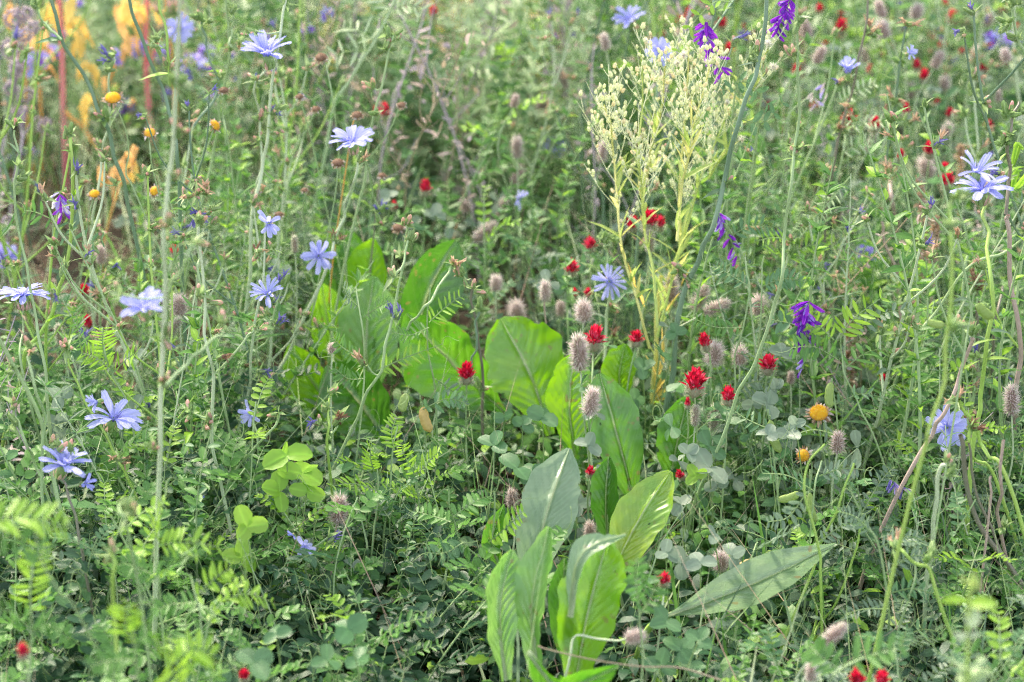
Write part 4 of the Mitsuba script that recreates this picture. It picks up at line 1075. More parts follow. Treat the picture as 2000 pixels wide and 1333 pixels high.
for n_, (px, py, h) in enumerate([(1643, 56, 22), (1637, 70, 22), (1860, 40, 24), (1880, 46, 16), (1902, 47, 16), (1805, 152, 20), (1700, 140, 16), (1918, 137, 20), (1966, 126, 20), (1881, 191, 18), (1330, 45, 18), (1346, 32, 20), (1342, 5, 18), (1366, 4, 20), (1376, 26, 20), (1410, 50, 18),
                                  (1002, 124, 20), (1080, 76, 16), (1235, 12, 14), (1382, 186, 18), (1425, 100, 20), (1293, 72, 14), (1266, 194, 22), (1612, 92, 14), (1640, 92, 12), (1845, 9, 12), (1830, 202, 12), (1878, 102, 10), (1642, 28, 14), (867, 228, 18), (847, 27, 18), (1245, 258, 16), (845, 26, 16), (1470, 178, 16), (1164, 66, 14), (735, 220, 14), (1600, 20, 14), (1680, 40, 16), (1725, 110, 16), (1770, 70, 14), (1790, 130, 16), (1840, 90, 16), (1935, 95, 16), (1985, 60, 16), (1990, 175, 18), (1855, 225, 16), (1930, 250, 18), (1740, 170, 16), (1820, 70, 14), (1960, 20, 14), (1555, 140, 16), (1590, 210, 16), (1500, 210, 16), (1450, 60, 16), (1690, 200, 16)]):
    K('small red clover head blurred in the background, ' + ('top right' if px > 1560 else 'right of the yellow plant' if px > 1230 else 'top centre'), px, py, 3.05 + (n_ % 5) * .12 - py * .001, h * 1.3, 60 + n_, width=1.25, group='blurred red clover heads, ' + ('top right' if px > 1560 else 'right of the yellow plant' if px > 1230 else 'top centre'), leaves=1)


def spent(label, px, py, Y, h_px, seed, tilt=(0, 0, 1), v=0, group=None, **kw):
    return head_plant('spent_clover', label, 'clover', px, py, Y, h_px * (.80 + .18 * math.sin(seed * 3.7) ** 2), seed + 500, [('seed_core', FUZZ[v][0]), ('fuzz', FUZZ[v][1])], tilt, stem=kw.pop('stem', 'stem_pale'), leaves=kw.pop('leaves', 1), leaf='silver', group=group, **kw)


S = spent
S('fuzzy grey clover head standing left of the blue star flower', 1065, 572, 2.28, 46, 1, v=0, stem='stem_pink', stem_px=[(1063, 596), (1067, 640), (1075, 700)])
S('round fuzzy pale clover head below left of the star flower', 1140, 612, 2.24, 42, 2, v=2)
S('tall fuzzy cream clover head left of the upright oval leaf', 1131, 695, 2.12, 76, 3, v=1, tilt=(-.05, 0, 1), stem_px=[(1135, 735), (1138, 790), (1146, 860)])
S('fuzzy grey clover head in front of the upright oval leaf', 1154, 790, 2.04, 62, 4, v=0, tilt=(.2, 0, 1), stem_px=[(1150, 822), (1152, 860), (1158, 930)], stem='stem')
S('slanted fuzzy brown pink clover head right of the yellow stalk', 1366, 585, 2.26, 66, 5, v=1, tilt=(.45, 0, .9))
S('fuzzy clover head lying over to the right beside the slanted one', 1396, 602, 2.24, 66, 6, v=1, tilt=(.95, 0, .45))
S('fuzzy grey clover head leaning right in the background left of the star', 944, 456, 2.52, 58, 7, v=1, tilt=(.75, .2, .6))
S('small fuzzy clover head in the shade above the big glowing leaf', 1010, 612, 2.36, 40, 8, v=2, tilt=(-.2, 0, 1))
S('small fuzzy pinkish clover head behind the rosette', 969, 556, 2.4, 30, 9, v=2)
S('brown pink fuzzy clover head in the left foreground leaves', 661, 1000, 1.92, 64, 10, v=4, tilt=(.12, 0, 1), stem='stem_pink')
S('fuzzy grey clover head lying sideways in front of the foreground rosette', 1238, 1245, 1.66, 44, 11, v=2, tilt=(.8, -.3, .4), stem_px=[(1205, 1252), (1165, 1248), (1122, 1244), (1110, 1300)], leaves=0)
S('fuzzy pink tipped clover head in the right foreground', 1626, 1242, 1.62, 70, 12, v=1, tilt=(.7, 0, .75))
S('fuzzy clover head cut by the bottom edge at the right', 1584, 1316, 1.58, 44, 13, v=0)
S('fuzzy cream clover head at the right edge', 1976, 786, 2.02, 64, 14, v=1, tilt=(-.1, 0, 1))
S('green fuzzy clover head below the big red head on the yellow stalks', 1270, 474, 2.33, 50, 15, v=3, leaves=0)
S('fuzzy clover head behind the yellow stalk', 1311, 575, 2.34, 70, 16, v=0)
S('grey fuzzy clover head under the largest red head', 1358, 815, 2.05, 56, 17, v=3)
S('fuzzy grey clover head beside the dark red head', 1395, 695, 2.16, 50, 18, v=2, tilt=(.1, 0, 1))
S('dark fuzzy clover head in the shade under the pods', 1636, 868, 2.0, 44, 19, v=4)
S('dark spiky clover head under the trifoliate grey leaves', 1408, 1100, 1.86, 38, 20, v=2, leaves=0)
S('withered fuzzy head between the foreground rosette leaves', 1152, 1040, 1.93, 40, 21, v=4)
S('withered brown clover head left of the grey leaf in the foreground', 1000, 976, 1.98, 44, 22, v=4)
S('grey fuzzy head among the left stems', 197, 500, 2.46, 44, 23, v=4)
S('grey green fuzzy head low in the left shade', 115, 655, 2.22, 44, 24, v=3)
S('grey fuzzy head leaning among stems in the left shade', 335, 645, 2.2, 56, 25, v=3, tilt=(.6, 0, .8))
S('fuzzy grey head right of the left stems', 350, 600, 2.24, 40, 26, v=2)
S('grey fuzzy head behind the ragged blue flower', 576, 480, 2.36, 40, 27, v=3)
S('small fuzzy head in front of the dark rosette leaf', 648, 682, 2.14, 24, 28, v=2)
S('pink fuzzy head in shade behind the star flower', 1095, 605, 2.42, 34, 29, v=4)
S('fuzzy head behind vetch beside the bright green stem', 1482, 600, 2.3, 40, 30, v=2)
S('pink fuzzy head right of the slanting stem foot', 1445, 698, 2.16, 36, 31, v=2)
S('grey fuzzy head behind the small red one', 1395, 820, 2.1, 56, 32, v=3)
S('brown fuzzy head low right of the largest red head', 1545, 740, 2.2, 30, 33, v=4)
for n_, (px, py, h, v) in enumerate([(1010, 292, 44, 0), (980, 410, 50, 1), (900, 380, 34, 2), (1072, 305, 34, 0), (1177, 300, 44, 1), (1100, 155, 50, 3), (1060, 205, 34, 2), (1130, 100, 36, 4), (1182, 85, 40, 0), (1010, 345, 40, 4), (880, 352, 34, 2), (1170, 420, 34, 2), (1005, 200, 30, 4), (910, 405, 30, 2), (960, 430, 34, 4), (1240, 135, 40, 4),
                                  (1725, 60, 34, 2), (1830, 120, 36, 4), (1845, 165, 30, 2), (1760, 265, 44, 3), (1700, 280, 46, 3), (1810, 330, 40, 2), (1905, 110, 34, 0), (1740, 95, 30, 4), (1965, 110, 30, 2), (1850, 255, 30, 2), (1690, 110, 34, 0), (1780, 180, 30, 2), (1600, 110, 36, 4), (1575, 60, 40, 4), (1950, 190, 30, 0), (1930, 40, 30, 2), (1720, 20, 34, 4), (1790, 25, 30, 2), (1880, 300, 36, 3)]):
    S('blurred fuzzy pinkish grey clover head in the background, ' + ('upper right' if px > 1300 else 'upper centre'), px, py, 2.75 + (n_ % 4) * .13 - py * .0004, h, 60 + n_, v=v, tilt=(math.sin(n_ * 2.3) * .4, 0, 1), group='blurred fuzzy clover heads, ' + ('upper right' if px > 1300 else 'upper centre'), leaves=1)

DISC = [tuple(m_.ply(PETAL) for m_ in disc_head(240 + s, b, s == 1)) for s, b in enumerate((False, False, True, True))]


def button(label, px, py, Y, w_px, seed, v=0, tilt=(0, -.25, 1), group=None, **kw):
    return head_plant('button_daisy', label, 'yellow daisy' if v < 2 else 'withered daisy', px, py, Y, w_px / 2, seed + 600, [('disc', DISC[v][0]), ('withered_rays', DISC[v][1]), ('flower_cup', DISC[v][2])], tilt, leaves=0, group=group, r0=.7, **kw)


D = button
D('largest yellow button flower with a ring of brown withered rays, upper left', 220, 187, 2.28, 36, 1, stem_px=[(224, 203), (245, 252), (252, 300), (246, 340), (270, 390)])
D('small yellow brown button flower below right of the largest one', 292, 257, 2.26, 26, 2, v=1, tilt=(0, -.5, 1), stem_px=[(292, 272), (294, 300), (298, 330), (312, 385)])
D('tilted half yellow button flower among the upper left stems', 423, 243, 2.3, 26, 3, v=1, tilt=(.7, -.2, .6), stem_px=[(417, 254), (405, 285), (396, 308), (371, 357), (350, 420)])
D('yellow button flower at the left beside the purple vetch flower', 184, 376, 2.3, 24, 4, stem_px=[(182, 390), (170, 440), (165, 500)])
D('dark brown button flower with a yellow centre, left', 300, 372, 2.3, 22, 5, v=1, tilt=(-.3, -.6, .6), stem_px=[(306, 385), (330, 420), (340, 480)])
D('yellow button flower with grey rays on the right side', 1599, 803, 2.05, 42, 6, tilt=(-.15, -.5, 1), stem_px=[(1607, 820), (1612, 850), (1618, 872), (1622, 930)])
D('orange torn button flower low at the right under the pods', 1568, 890, 2.0, 28, 7, v=1, tilt=(-.3, -.7, .4))
D('brown withered button with drooping rays, top left of centre', 627, 109, 2.42, 26, 8, v=2, stem_px=[(634, 118), (645, 165), (651, 204), (658, 260), (664, 340)])
D('brown withered button with an orange middle beside the fork', 437, 174, 2.38, 20, 9, v=2, stem_px=[(436, 184), (435, 224), (443, 260), (450, 310)])
D('small round brown button left of the twin brown buttons', 585, 187, 2.4, 17, 10, v=3, stem_px=[(586, 196), (601, 245), (620, 326), (640, 420)])
D('lower right of the twin brown buttons', 617, 211, 2.42, 18, 11, v=3, stem_px=[(613, 222), (602, 248), (570, 312), (560, 380)])
D('brown button just above the upward facing blue flower', 697, 222, 2.36, 22, 12, v=2, stem_px=[(692, 234), (686, 255), (680, 300)], stem='stem_orange')
D('brown button on a long bent stalk right of the upward facing flower', 784, 203, 2.34, 18, 13, v=3, stem_px=[(779, 212), (759, 259), (720, 310), (702, 330), (680, 400)])
D('small dark button on a thin dark stalk above the rosette', 746, 341, 2.42, 16, 14, v=3, stem='stem_dark', stem_px=[(742, 350), (735, 400), (730, 460)])
D('brown button with an orange rim above the rosette', 778, 442, 2.4, 24, 15, v=2, stem_px=[(776, 454), (768, 490), (765, 520)])
D('dry orange brown button beside the small red clover', 500, 372, 2.38, 18, 16, v=3)
D('withered button blurred behind the upward facing blue flower', 660, 315, 2.32, 24, 17, v=2, stem_px=[(660, 330), (655, 380), (640, 460)])
D('dry brown button on the slanting stem above the rosette', 595, 370, 2.4, 14, 18, v=3)
D('small withered button in the left tangle', 545, 417, 2.36, 18, 19, v=3)

# ------------------------------------------------------------------ the tall pale yellow plant with many small seedheads
hw = thing('horseweed_plant', 'tall pale yellow plant with clouds of tiny cream seedheads right of centre', 'weed')
r = np.random.default_rng(71)
HY = 2.30
trunk = [(1291, 540), (1281, 622), (1284, 699), (1277, 769), (1275, 850)]
limbs = [[(1180, 205), (1192, 250), (1199, 308), (1203, 368), (1211, 468), (1228, 538), (1253, 615), (1270, 680)],
         [(1250, 100), (1257, 210), (1247, 308), (1254, 385), (1262, 462), (1278, 540), (1284, 640)],
         [(1345, 100), (1337, 196), (1328, 350), (1330, 467), (1308, 540), (1288, 620)],
         [(1420, 215), (1401, 273), (1370, 336), (1334, 460), (1306, 560), (1286, 660)],
         [(1385, 130), (1362, 220), (1345, 300), (1330, 380), (1322, 470)],
         [(1500, 95), (1478, 150), (1450, 220), (1420, 290), (1385, 350)],
         [(1300, 130), (1290, 220), (1270, 300), (1258, 370)]]
m = MB()
m.tube(wiggle(spline(stem_path(trunk, HY, r, .01), 24), r), .0022, .003, 'horse_yellow', 7)
part(hw, 'stem', m, STEM)
capit = []
for li, pts in enumerate(limbs):
    p = wiggle(spline(stem_path(pts, HY + r.uniform(-.06, .06), r, .05, False), 40), r, .001)
    m = MB()
    m.tube(p, .0008, .0017, 'horse_leaf' if li % 2 else 'horse_yellow', 5)
    part(hw, 'branch', m, STEM)
    px_ = pix(p)
    twigs = MB()
    for q_ in range(23 if li < 5 else 14):
        i_ = int(r.integers(0, 22))
        az = r.uniform(0, 6.28)
        ln = (.024 + .05 * r.uniform()) * (1 if i_ > 3 else .7)
        d = unit([math.cos(az) * .75, math.sin(az) * .75, 1.1])
        e = p[i_] + d * ln
        tw = spline([p[i_], p[i_] + d * ln * .5 + [0, 0, -.004], e], 6)
        twigs.tube(tw, .0005, .0004, 'cream', 3)
        for w_ in range(int(r.integers(2, 7))):
            s_ = r.uniform(.35, 1)
            b0 = tw[int(s_ * 5)]
            e2 = b0 + randdir(r, 1)[0] * .008 + [0, 0, .009 + .006 * r.uniform()]
            twigs.spikes(b0, e2 - b0, np.linalg.norm(e2 - b0), .0004, 'cream')
            capit.append((e2, unit(e2 - b0 + [0, 0, .008])))
    part(hw, 'twig', twigs, STEM)
    for q_ in range(15):
        i_ = int(r.integers(14, 39))
        d = unit([r.normal(0, .5), r.normal(0, .4), 1.0])
        narrow_leaf(hw, p[i_], d, r.uniform(.025, .05), r.uniform(.0034, .0056), r.choice(['horse_leaf', 'horse_leaf', 'horse_leaf', 'horse_yellow']), r, shape='lin')
for a0, b0, a1, b1, w in [(1283, 740, 1310, 650, 15), (1278, 760, 1290, 690, 13), (1300, 620, 1320, 560, 9), (1280, 700, 1262, 660, 6), (1330, 560, 1352, 500, 7), (1258, 600, 1240, 540, 8), (1240, 560, 1226, 510, 8), (1280, 780, 1315, 745, 14), (1276, 790, 1298, 770, 14), (1280, 770, 1320, 690, 12)]:
    b = at(a0, b0, HY)
    e = at(a1, b1, HY - .02)
    narrow_leaf(hw, b, e - b, np.linalg.norm(e - b), w / ppm(b), r.choice(['horse_yellow', 'leaf_yellow', 'horse_leaf']), r)
cm = [MB() for _ in range(1)]
heads = capit
CAP = []
for s in range(3):
    rr = np.random.default_rng(300 + s)
    m = MB()
    m.lathe([0, 0, 0], [0, 0, 1], [(0, .06), (.1, .32), (.45, .37), (.85, .27), (1, .2)], 'cream', 6, .06, rr)
    az = rr.uniform(0, 6.28, 9)
    m.spikes(np.stack([np.cos(az) * .1, np.sin(az) * .1, np.full(9, .9)], 1), np.stack([np.cos(az) * .4, np.sin(az) * .4, np.ones(9)], 1), .35, .06, rr.choice(['cream_tip', 'fuzz', 'brown_pale'], 9, p=[.7, .2, .1]))
    CAP.append(m.ply(PETAL))
order = r.permutation(len(heads))
rest = MB()
for n_, i_ in enumerate(order):
    c, d = heads[i_]
    x, y, z = basis(d + r.normal(0, .2, 3), r.uniform(0, 6))
    s_ = r.uniform(.0042, .0062)
    if n_ < 300:
        place(hw, 'seedhead', CAP[n_ % 3], mat4(x, y, z, c - z * .001, s_))
    else:
        rest.lathe(c - z * .001, z, [(0, .05 * s_), (.1 * s_, .32 * s_), (.45 * s_, .37 * s_), (.85 * s_, .27 * s_), (s_, .18 * s_)], r.choice(['cream', 'cream', 'cream_tip']), 5)
key = part(hw, 'seedhead_cloud', rest, PETAL)
labels[key] = {'kind': 'stuff'}
for px, py, w in [(1335, 108, 26), (1323, 124, 22), (1384, 122, 22), (1511, 130, 26), (1450, 272, 20), (1500, 85, 24), (1262, 80, 12), (1420, 200, 14)]:
    c = at(px, py, HY - .02)
    R = w / 2 / ppm(c)
    m = MB()
    d = randdir(r, 130)
    m.spikes(c + d * .0006, d, R * r.uniform(.7, 1.05, 130), .00022, r.choice(['cream', 'fuzz', 'white'], 130))
    m.lathe(c - [0, 0, .004], [0, 0, 1], [(0, .0004), (.002, .0014), (.004, .0012)], 'cream_tip', 5)
    near_ = min(heads, key=lambda h_: np.linalg.norm(h_[0] - c))[0]
    m.tube(spline([near_, (near_ + c) / 2 - [0, 0, .002], c - [0, 0, .003]], 5), .0004, .0004, 'cream', 3)
    part(hw, 'seed_puff', m, PETAL)

# ------------------------------------------------------------------ vetch: climbing stems, pinnate leaves, purple racemes, pods
def frond_px(plant, pts, Y, L_px, k, r, pairs=9, ratio=.27, depth=.02, up=None, tendril=True, kr='stem', sweep=.5, label=None):
    n = len(pts)
    ys = Y + np.linspace(0, 1, n) * r.normal(0, depth)
    p = np.array([at(a, b, yy) for (a, b), yy in zip(pts, ys)])
    s = L_px / ppm(p[0])
    m = MB()
    if up is None:
        up = unit(EYE - p.mean(0)) * .9 + np.array([0, 0, .7]) + r.normal(0, .25, 3)
    vetch_leaf(m, p, up, pairs, s, s * ratio, k, kr, r, tendril, sweep)
    return part(plant, 'leaf', m, LEAF, label)


def raceme(plant, pts, Y, r, n=24, size=.012, kinds=('purple', 'purple', 'purple_dark'), droop=.9):
    p = spline([at(a, b, Y + .004 * q_) for q_, (a, b) in enumerate(pts)], 16)
    m = MB()
    m.tube(p, .0006, .0008, 'stem', 4)
    t = unit(np.gradient(p, axis=0))
    i_ = np.linspace(1, 15, n).astype(int)
    face = unit(EYE - p.mean(0))
    side = unit(np.cross(t[i_], face))
    d = side * r.choice([-.7, .7, .25], n)[:, None] + np.array([0, 0, -1.0]) * droop + t[i_] * -.1 + face * .35 + r.normal(0, .18, (n, 3))
    nr = face + r.normal(0, .3, (n, 3))
    m.leaflets(p[i_], d, unit(nr), size * r.uniform(.8, 1.15, n), size * .24, r.choice(list(kinds), n), 'obov', bend=r.uniform(-.3, .3, n), fold=.7)
    m.leaflets(p[i_], d + r.normal(0, .12, (n, 3)), unit(nr + side * .5), size * .8, size * .16, r.choice(list(kinds) + ['violet'], n), 'ell', bend=r.uniform(-.5, .2, n), fold=.8)
    return part(plant, 'flower_spike', m, PETAL)


def pod(plant, px, py, Y, L_px, W_px, angle, k, r, hang=None):
    """An inflated flat pod with a beak; angle in degrees in the picture plane, 90 = hanging straight down."""
    c = at(px, py, Y)
    a = math.radians(angle)
    right, down = np.array([1.0, 0, 0]), -UPV
    d = unit(right * math.cos(a) + down * math.sin(a))
    s = 1 / ppm(c)
    L, W = L_px * s, W_px * s
    side = unit(np.cross(d, EYE - c))
    n, sd = 15, 10
    u = np.linspace(0, 1, n)
    w = W / 2 * np.interp(u, [0, .06, .18, .8, .93, 1], [.12, .6, .95, 1, .6, .06]) * (1 + .05 * np.sin(u * 24))
    th = w * .5 * (1 + .16 * np.sin(u * 30))
    ax = c + d * ((u - .5) * L)[:, None] + side * (.06 * L * np.sin(u * 3))[:, None]
    f = np.cross(side, d)
    ang = np.arange(sd + 1) / sd * 6.283
    v = ax[:, None] + side * (np.cos(ang)[None, :] * w[:, None])[..., None] + f * (np.sin(ang)[None, :] * th[:, None])[..., None]
    i, j = np.meshgrid(np.arange(n - 1), np.arange(sd), indexing='ij')
    q = i * (sd + 1) + j
    q = np.stack([q, q + 1, q + sd + 2, q + sd + 1], -1).reshape(-1, 4)
    uv = np.stack([np.broadcast_to(KEY[k] + .04 + .92 * np.arange(sd + 1) / sd, (n, sd + 1)), np.broadcast_to(u[:, None], (n, sd + 1))], -1)
    m = MB().add(v.reshape(-1, 3), np.vstack([q[:, [0, 1, 2]], q[:, [0, 2, 3]]]), uv.reshape(-1, 2))
    m.spikes(ax[-1], d + side * .3, .12 * L, .0005, 'stem_dark')
    e = at(*hang, Y + .01) if hang else ax[0] + np.array([0, .01, .02])
    m.tube(spline([ax[0], (ax[0] + e) / 2 + [0, 0, .004], e], 6), .0007, .0007, 'stem', 4)
    return part(plant, 'pod', m, LEAF)


def vetch(label, stems, Y, seed, fronds=(), spikes=(), pods=(), name='vetch_plant', cat='vetch', group=None, r0=.8, k='stem'):
    r = np.random.default_rng(seed + 900)
    t = thing(name, label, cat, group)
    for pts in stems:
        p = wiggle(spline(stem_path(pts, Y, r, .02), 10 + 7 * len(pts)), r, .001)
        m = MB()
        m.tube(p, r0 / 1000, r0 * 1.5 / 1000, k, 5)
        part(t, 'stem', m, STEM)
    for pts, L, tis, *kw in fronds:
        frond_px(t, pts, Y - .005, L, tis, r, **(kw[0] if kw else {}))
    for pts, *kw in spikes:
        raceme(t, pts, Y - .01, r, **(kw[0] if kw else {}))
    for px, py, L, W, a, kk, *hang in pods:
        pod(t, px, py, Y - .008, L, W, a, kk, r, hang[0] if hang else None)
    return t


V = vetch
V('vetch with a dark purple flower spike hanging above the yellow seedheads', [[(1540, -40), (1500, 40), (1462, 110), (1440, 160), (1430, 240), (1425, 340)]], 2.30, 1,
  [([(1430, 5), (1395, 5), (1350, 50), (1322, 100)], 26, 'vetch_young', dict(pairs=7, ratio=.36)), ([(1440, 160), (1465, 165), (1500, 205)], 34, 'clover', dict(pairs=4, ratio=.4)), ([(1450, 170), (1430, 172), (1412, 176)], 24, 'clover', dict(pairs=3, ratio=.4)), ([(1436, 230), (1490, 240), (1530, 200)], 30, 'clover', dict(pairs=5, ratio=.42))],
  [([(1384, 40), (1378, 62), (1390, 95), (1412, 140)], dict(n=30, size=.015, droop=.7))])
V('second purple vetch flower spike cut by the top edge', [[(1540, -20), (1530, 10), (1515, 50), (1500, 80), (1490, 160)]], 2.32, 2, [], [([(1545, -5), (1532, 25), (1516, 62)], dict(n=26, size=.014))])
V('vetch with a purple flower spike drooping among bright paired leaflets at the right', [[(1643, 655), (1642, 692), (1654, 741), (1671, 783), (1700, 840)]], 2.08, 3,
  [([(1643, 657), (1668, 622), (1722, 582)], 38, 'vetch_young', dict(pairs=8)), ([(1629, 665), (1591, 629), (1552, 606)], 34, 'vetch_young', dict(pairs=8)), ([(1636, 703), (1591, 678), (1545, 680)], 36, 'vetch_mid', dict(pairs=9, ratio=.36)),
   ([(1650, 720), (1690, 690), (1730, 680)], 34, 'vetch_mid', dict(pairs=6)), ([(1671, 645), (1720, 615), (1775, 603)], 26, 'glaucous', dict(pairs=8, ratio=.38)), ([(1600, 690), (1560, 640), (1510, 625)], 34, 'clover', dict(pairs=7, ratio=.42))],
  [([(1582, 585), (1572, 620), (1576, 662)], dict(n=30, size=.017, droop=.8)), ([(1575, 690), (1571, 705), (1568, 720)], dict(n=4, size=.012, kinds=('violet', 'purple_dark')))])
V('vetch with a slim violet flower spike between the two tall slanting stems', [[(1398, 405), (1420, 440), (1452, 505), (1465, 560), (1470, 650)]], 2.24, 4,
  [([(1430, 460), (1470, 440), (1510, 445)], 28, 'clover', dict(pairs=7)), ([(1452, 505), (1420, 520), (1385, 545)], 26, 'glaucous', dict(pairs=7))], [([(1402, 412), (1415, 440), (1440, 500)], dict(n=16, size=.013, kinds=('purple', 'violet', 'purple_dark')))])
V('little violet and white vetch flower beside the hairy stem at the left', [[(118, 375), (104, 440), (100, 520)]], 2.2, 5, [([(104, 430), (70, 415), (50, 412)], 30, 'vetch_mid', dict(pairs=5)), ([(104, 440), (150, 470), (200, 470)], 30, 'clover', dict(pairs=6))], [([(116, 375), (118, 390), (122, 412)], dict(n=12, size=.014, kinds=('violet', 'purple', 'white')))])
V('withered bluish vetch flowers low at the right', [[(1755, 930), (1745, 960), (1735, 1010)]], 1.95, 6, [], [([(1738, 935), (1752, 945), (1768, 955)], dict(n=16, size=.011, kinds=('blue_withered', 'violet', 'fuzz')))])
V('vetch with faded drooping violet flowers near the dark stem', [[(1600, 165), (1565, 200), (1535, 240), (1530, 330)]], 2.5, 7, [], [([(1612, 160), (1610, 170), (1616, 182)], dict(n=4, size=.013, kinds=('violet', 'fuzz', 'fuzz'))), ([(1588, 180), (1590, 190), (1594, 202)], dict(n=5, size=.013, kinds=('violet', 'fuzz', 'fuzz')))])
V('vetch stem with a green pod standing behind the right yellow button flower', [[(1625, 740), (1632, 790), (1636, 850), (1640, 930)]], 2.02, 8, [([(1632, 790), (1680, 770), (1720, 775)], 26, 'clover', dict(pairs=7)), ([(1636, 850), (1590, 840), (1550, 850)], 26, 'glaucous', dict(pairs=7))], [], [(1622, 772, 50, 17, 92, 'pod', (1626, 745))])
V('vetch with a pale green hanging pod right of the grey clover leaves', [[(1500, 800), (1508, 860), (1520, 960)]], 2.0, 9, [([(1505, 840), (1460, 820), (1430, 800)], 26, 'clover', dict(pairs=7))], [], [(1514, 853, 68, 18, 72, 'pod', (1504, 818))])
V('vetch with three green pods in the shade at the right', [[(1605, 900), (1590, 960), (1580, 1060)]], 1.9, 10, [([(1600, 930), (1650, 915), (1700, 920)], 24, 'glaucous', dict(pairs=8, ratio=.36)), ([(1590, 960), (1540, 930), (1490, 925)], 24, 'clover', dict(pairs=8))], [], [(1541, 970, 46, 16, -18, 'pod'), (1588, 992, 60, 13, 78, 'pod'), (1512, 1090, 40, 18, 40, 'pod')])
V('vetch with a ripe yellow pod above the long pointed leaf', [[(1480, 1060), (1465, 1090), (1450, 1150)]], 1.86, 11, [([(1470, 1080), (1520, 1050), (1560, 1030)], 26, 'glaucous', dict(pairs=8, ratio=.4))], [], [(1454, 1110, 54, 22, 152, 'pod_ripe')])
V('vetch with two brown spotted pods below the left rosette', [[(820, 770), (828, 830), (836, 900)]], 2.06, 12, [([(826, 800), (870, 780), (905, 785)], 26, 'clover', dict(pairs=6, ratio=.4))], [], [(833, 820, 52, 20, 72, 'pod_ripe', (822, 790)), (790, 787, 38, 18, 105, 'pod', (800, 765))])
V('vetch with a green pod in the blurred leaves at the right edge', [[(1905, 570), (1890, 640), (1880, 720)]], 1.9, 13, [], [], [(1924, 608, 42, 20, 42, 'pod', (1908, 586)), (1828, 632, 34, 15, 10, 'pod')])
V('bright upright vetch shoot with a fan of narrow leaflets in the left middle', [[(200, 640), (205, 690), (225, 740), (245, 780), (262, 850)]], 2.02, 14,
  [([(205, 705), (200, 670), (202, 640)], 32, 'vetch_young', dict(pairs=11, ratio=.2)), ([(215, 722), (190, 700), (160, 690)], 34, 'vetch_young', dict(pairs=9, ratio=.2)), ([(220, 730), (250, 700), (268, 690)], 32, 'vetch_young', dict(pairs=8, ratio=.2)), ([(160, 690), (152, 640), (150, 600)], 26, 'vetch_mid', dict(pairs=10, ratio=.2))])
V('blurred bright vetch leaf in the left edge foreground', [[(60, 1020), (80, 1090), (120, 1160), (150, 1200)]], 1.46, 15,
  [([(-20, 1018), (50, 1012), (125, 1030)], 62, 'vetch_young', dict(pairs=8, up=np.array([.1, -.3, 1.0]))), ([(-20, 1040), (40, 1060), (90, 1075)], 46, 'vetch_mid', dict(pairs=7))])
V('blurred vetch shoot with comb like leaflets at the lower left', [[(64, 1060), (62, 1130), (60, 1240)]], 1.54, 16, [([(58, 1200), (62, 1130), (74, 1065)], 46, 'vetch_young', dict(pairs=10, ratio=.22)), ([(60, 1230), (30, 1200), (0, 1190)], 40, 'vetch_mid', dict(pairs=7)), ([(60, 1240), (90, 1220), (130, 1240)], 40, 'vetch_mid')])
V('bright vetch shoots left of the bottom centre, out of focus', [[(300, 1010), (305, 1060), (312, 1130), (320, 1220)], [(372, 1120), (385, 1180), (400, 1260)]], 1.64, 17,
  [([(308, 1066), (360, 1060), (425, 1068)], 42, 'vetch_young', dict(pairs=9)), ([(306, 1050), (300, 1020), (318, 990)], 36, 'vetch_young', dict(pairs=7)), ([(320, 1120), (350, 1090), (390, 1085)], 34, 'vetch_mid'),
   ([(440, 1172), (480, 1160), (530, 1175)], 36, 'vetch_young', dict(pairs=8)), ([(380, 1170), (420, 1130), (450, 1110)], 36, 'vetch_young'), ([(312, 1130), (270, 1110), (240, 1100)], 36, 'vetch_mid'), ([(385, 1180), (340, 1180), (310, 1190)], 36, 'vetch_mid')])
V('very blurred vetch leaves rising at the bottom edge on the left', [[(330, 1240), (345, 1290), (352, 1360)], [(250, 1180), (262, 1260), (270, 1340)]], 1.46, 18,
  [([(350, 1350), (330, 1290), (305, 1260)], 56, 'vetch_young', dict(pairs=9)), ([(345, 1290), (390, 1270), (430, 1300)], 54, 'vetch_young', dict(pairs=8)), ([(262, 1260), (245, 1220), (250, 1180)], 44, 'vetch_young', dict(pairs=8)), ([(262, 1270), (290, 1230), (300, 1200)], 40, 'vetch_mid'), ([(262, 1290), (220, 1290), (180, 1300)], 40, 'vetch_mid')])
V('bright young vetch shoots in the middle of the lower half', [[(730, 870), (736, 920), (738, 990), (730, 1060)], [(800, 880), (812, 930), (820, 1010)], [(775, 830), (768, 880), (760, 960)]], 2.0, 19,
  [([(730, 920), (724, 895), (726, 865)], 26, 'vetch_young', dict(pairs=9)), ([(738, 960), (690, 945), (650, 950)], 28, 'vetch_young', dict(pairs=8)), ([(736, 940), (790, 960), (850, 975)], 28, 'vetch_young', dict(pairs=9)), ([(770, 880), (765, 845), (775, 815)], 26, 'vetch_young'), ([(812, 930), (840, 900), (860, 880)], 26, 'vetch_young'),
   ([(812, 930), (790, 890), (785, 870)], 24, 'vetch_young'), ([(738, 985), (770, 1010), (800, 1035)], 28, 'vetch_mid', dict(ratio=.36)), ([(820, 1000), (870, 1005), (920, 1000)], 30, 'vetch_mid', dict(ratio=.36)), ([(732, 1030), (700, 1010), (680, 1005)], 28, 'vetch_mid')])
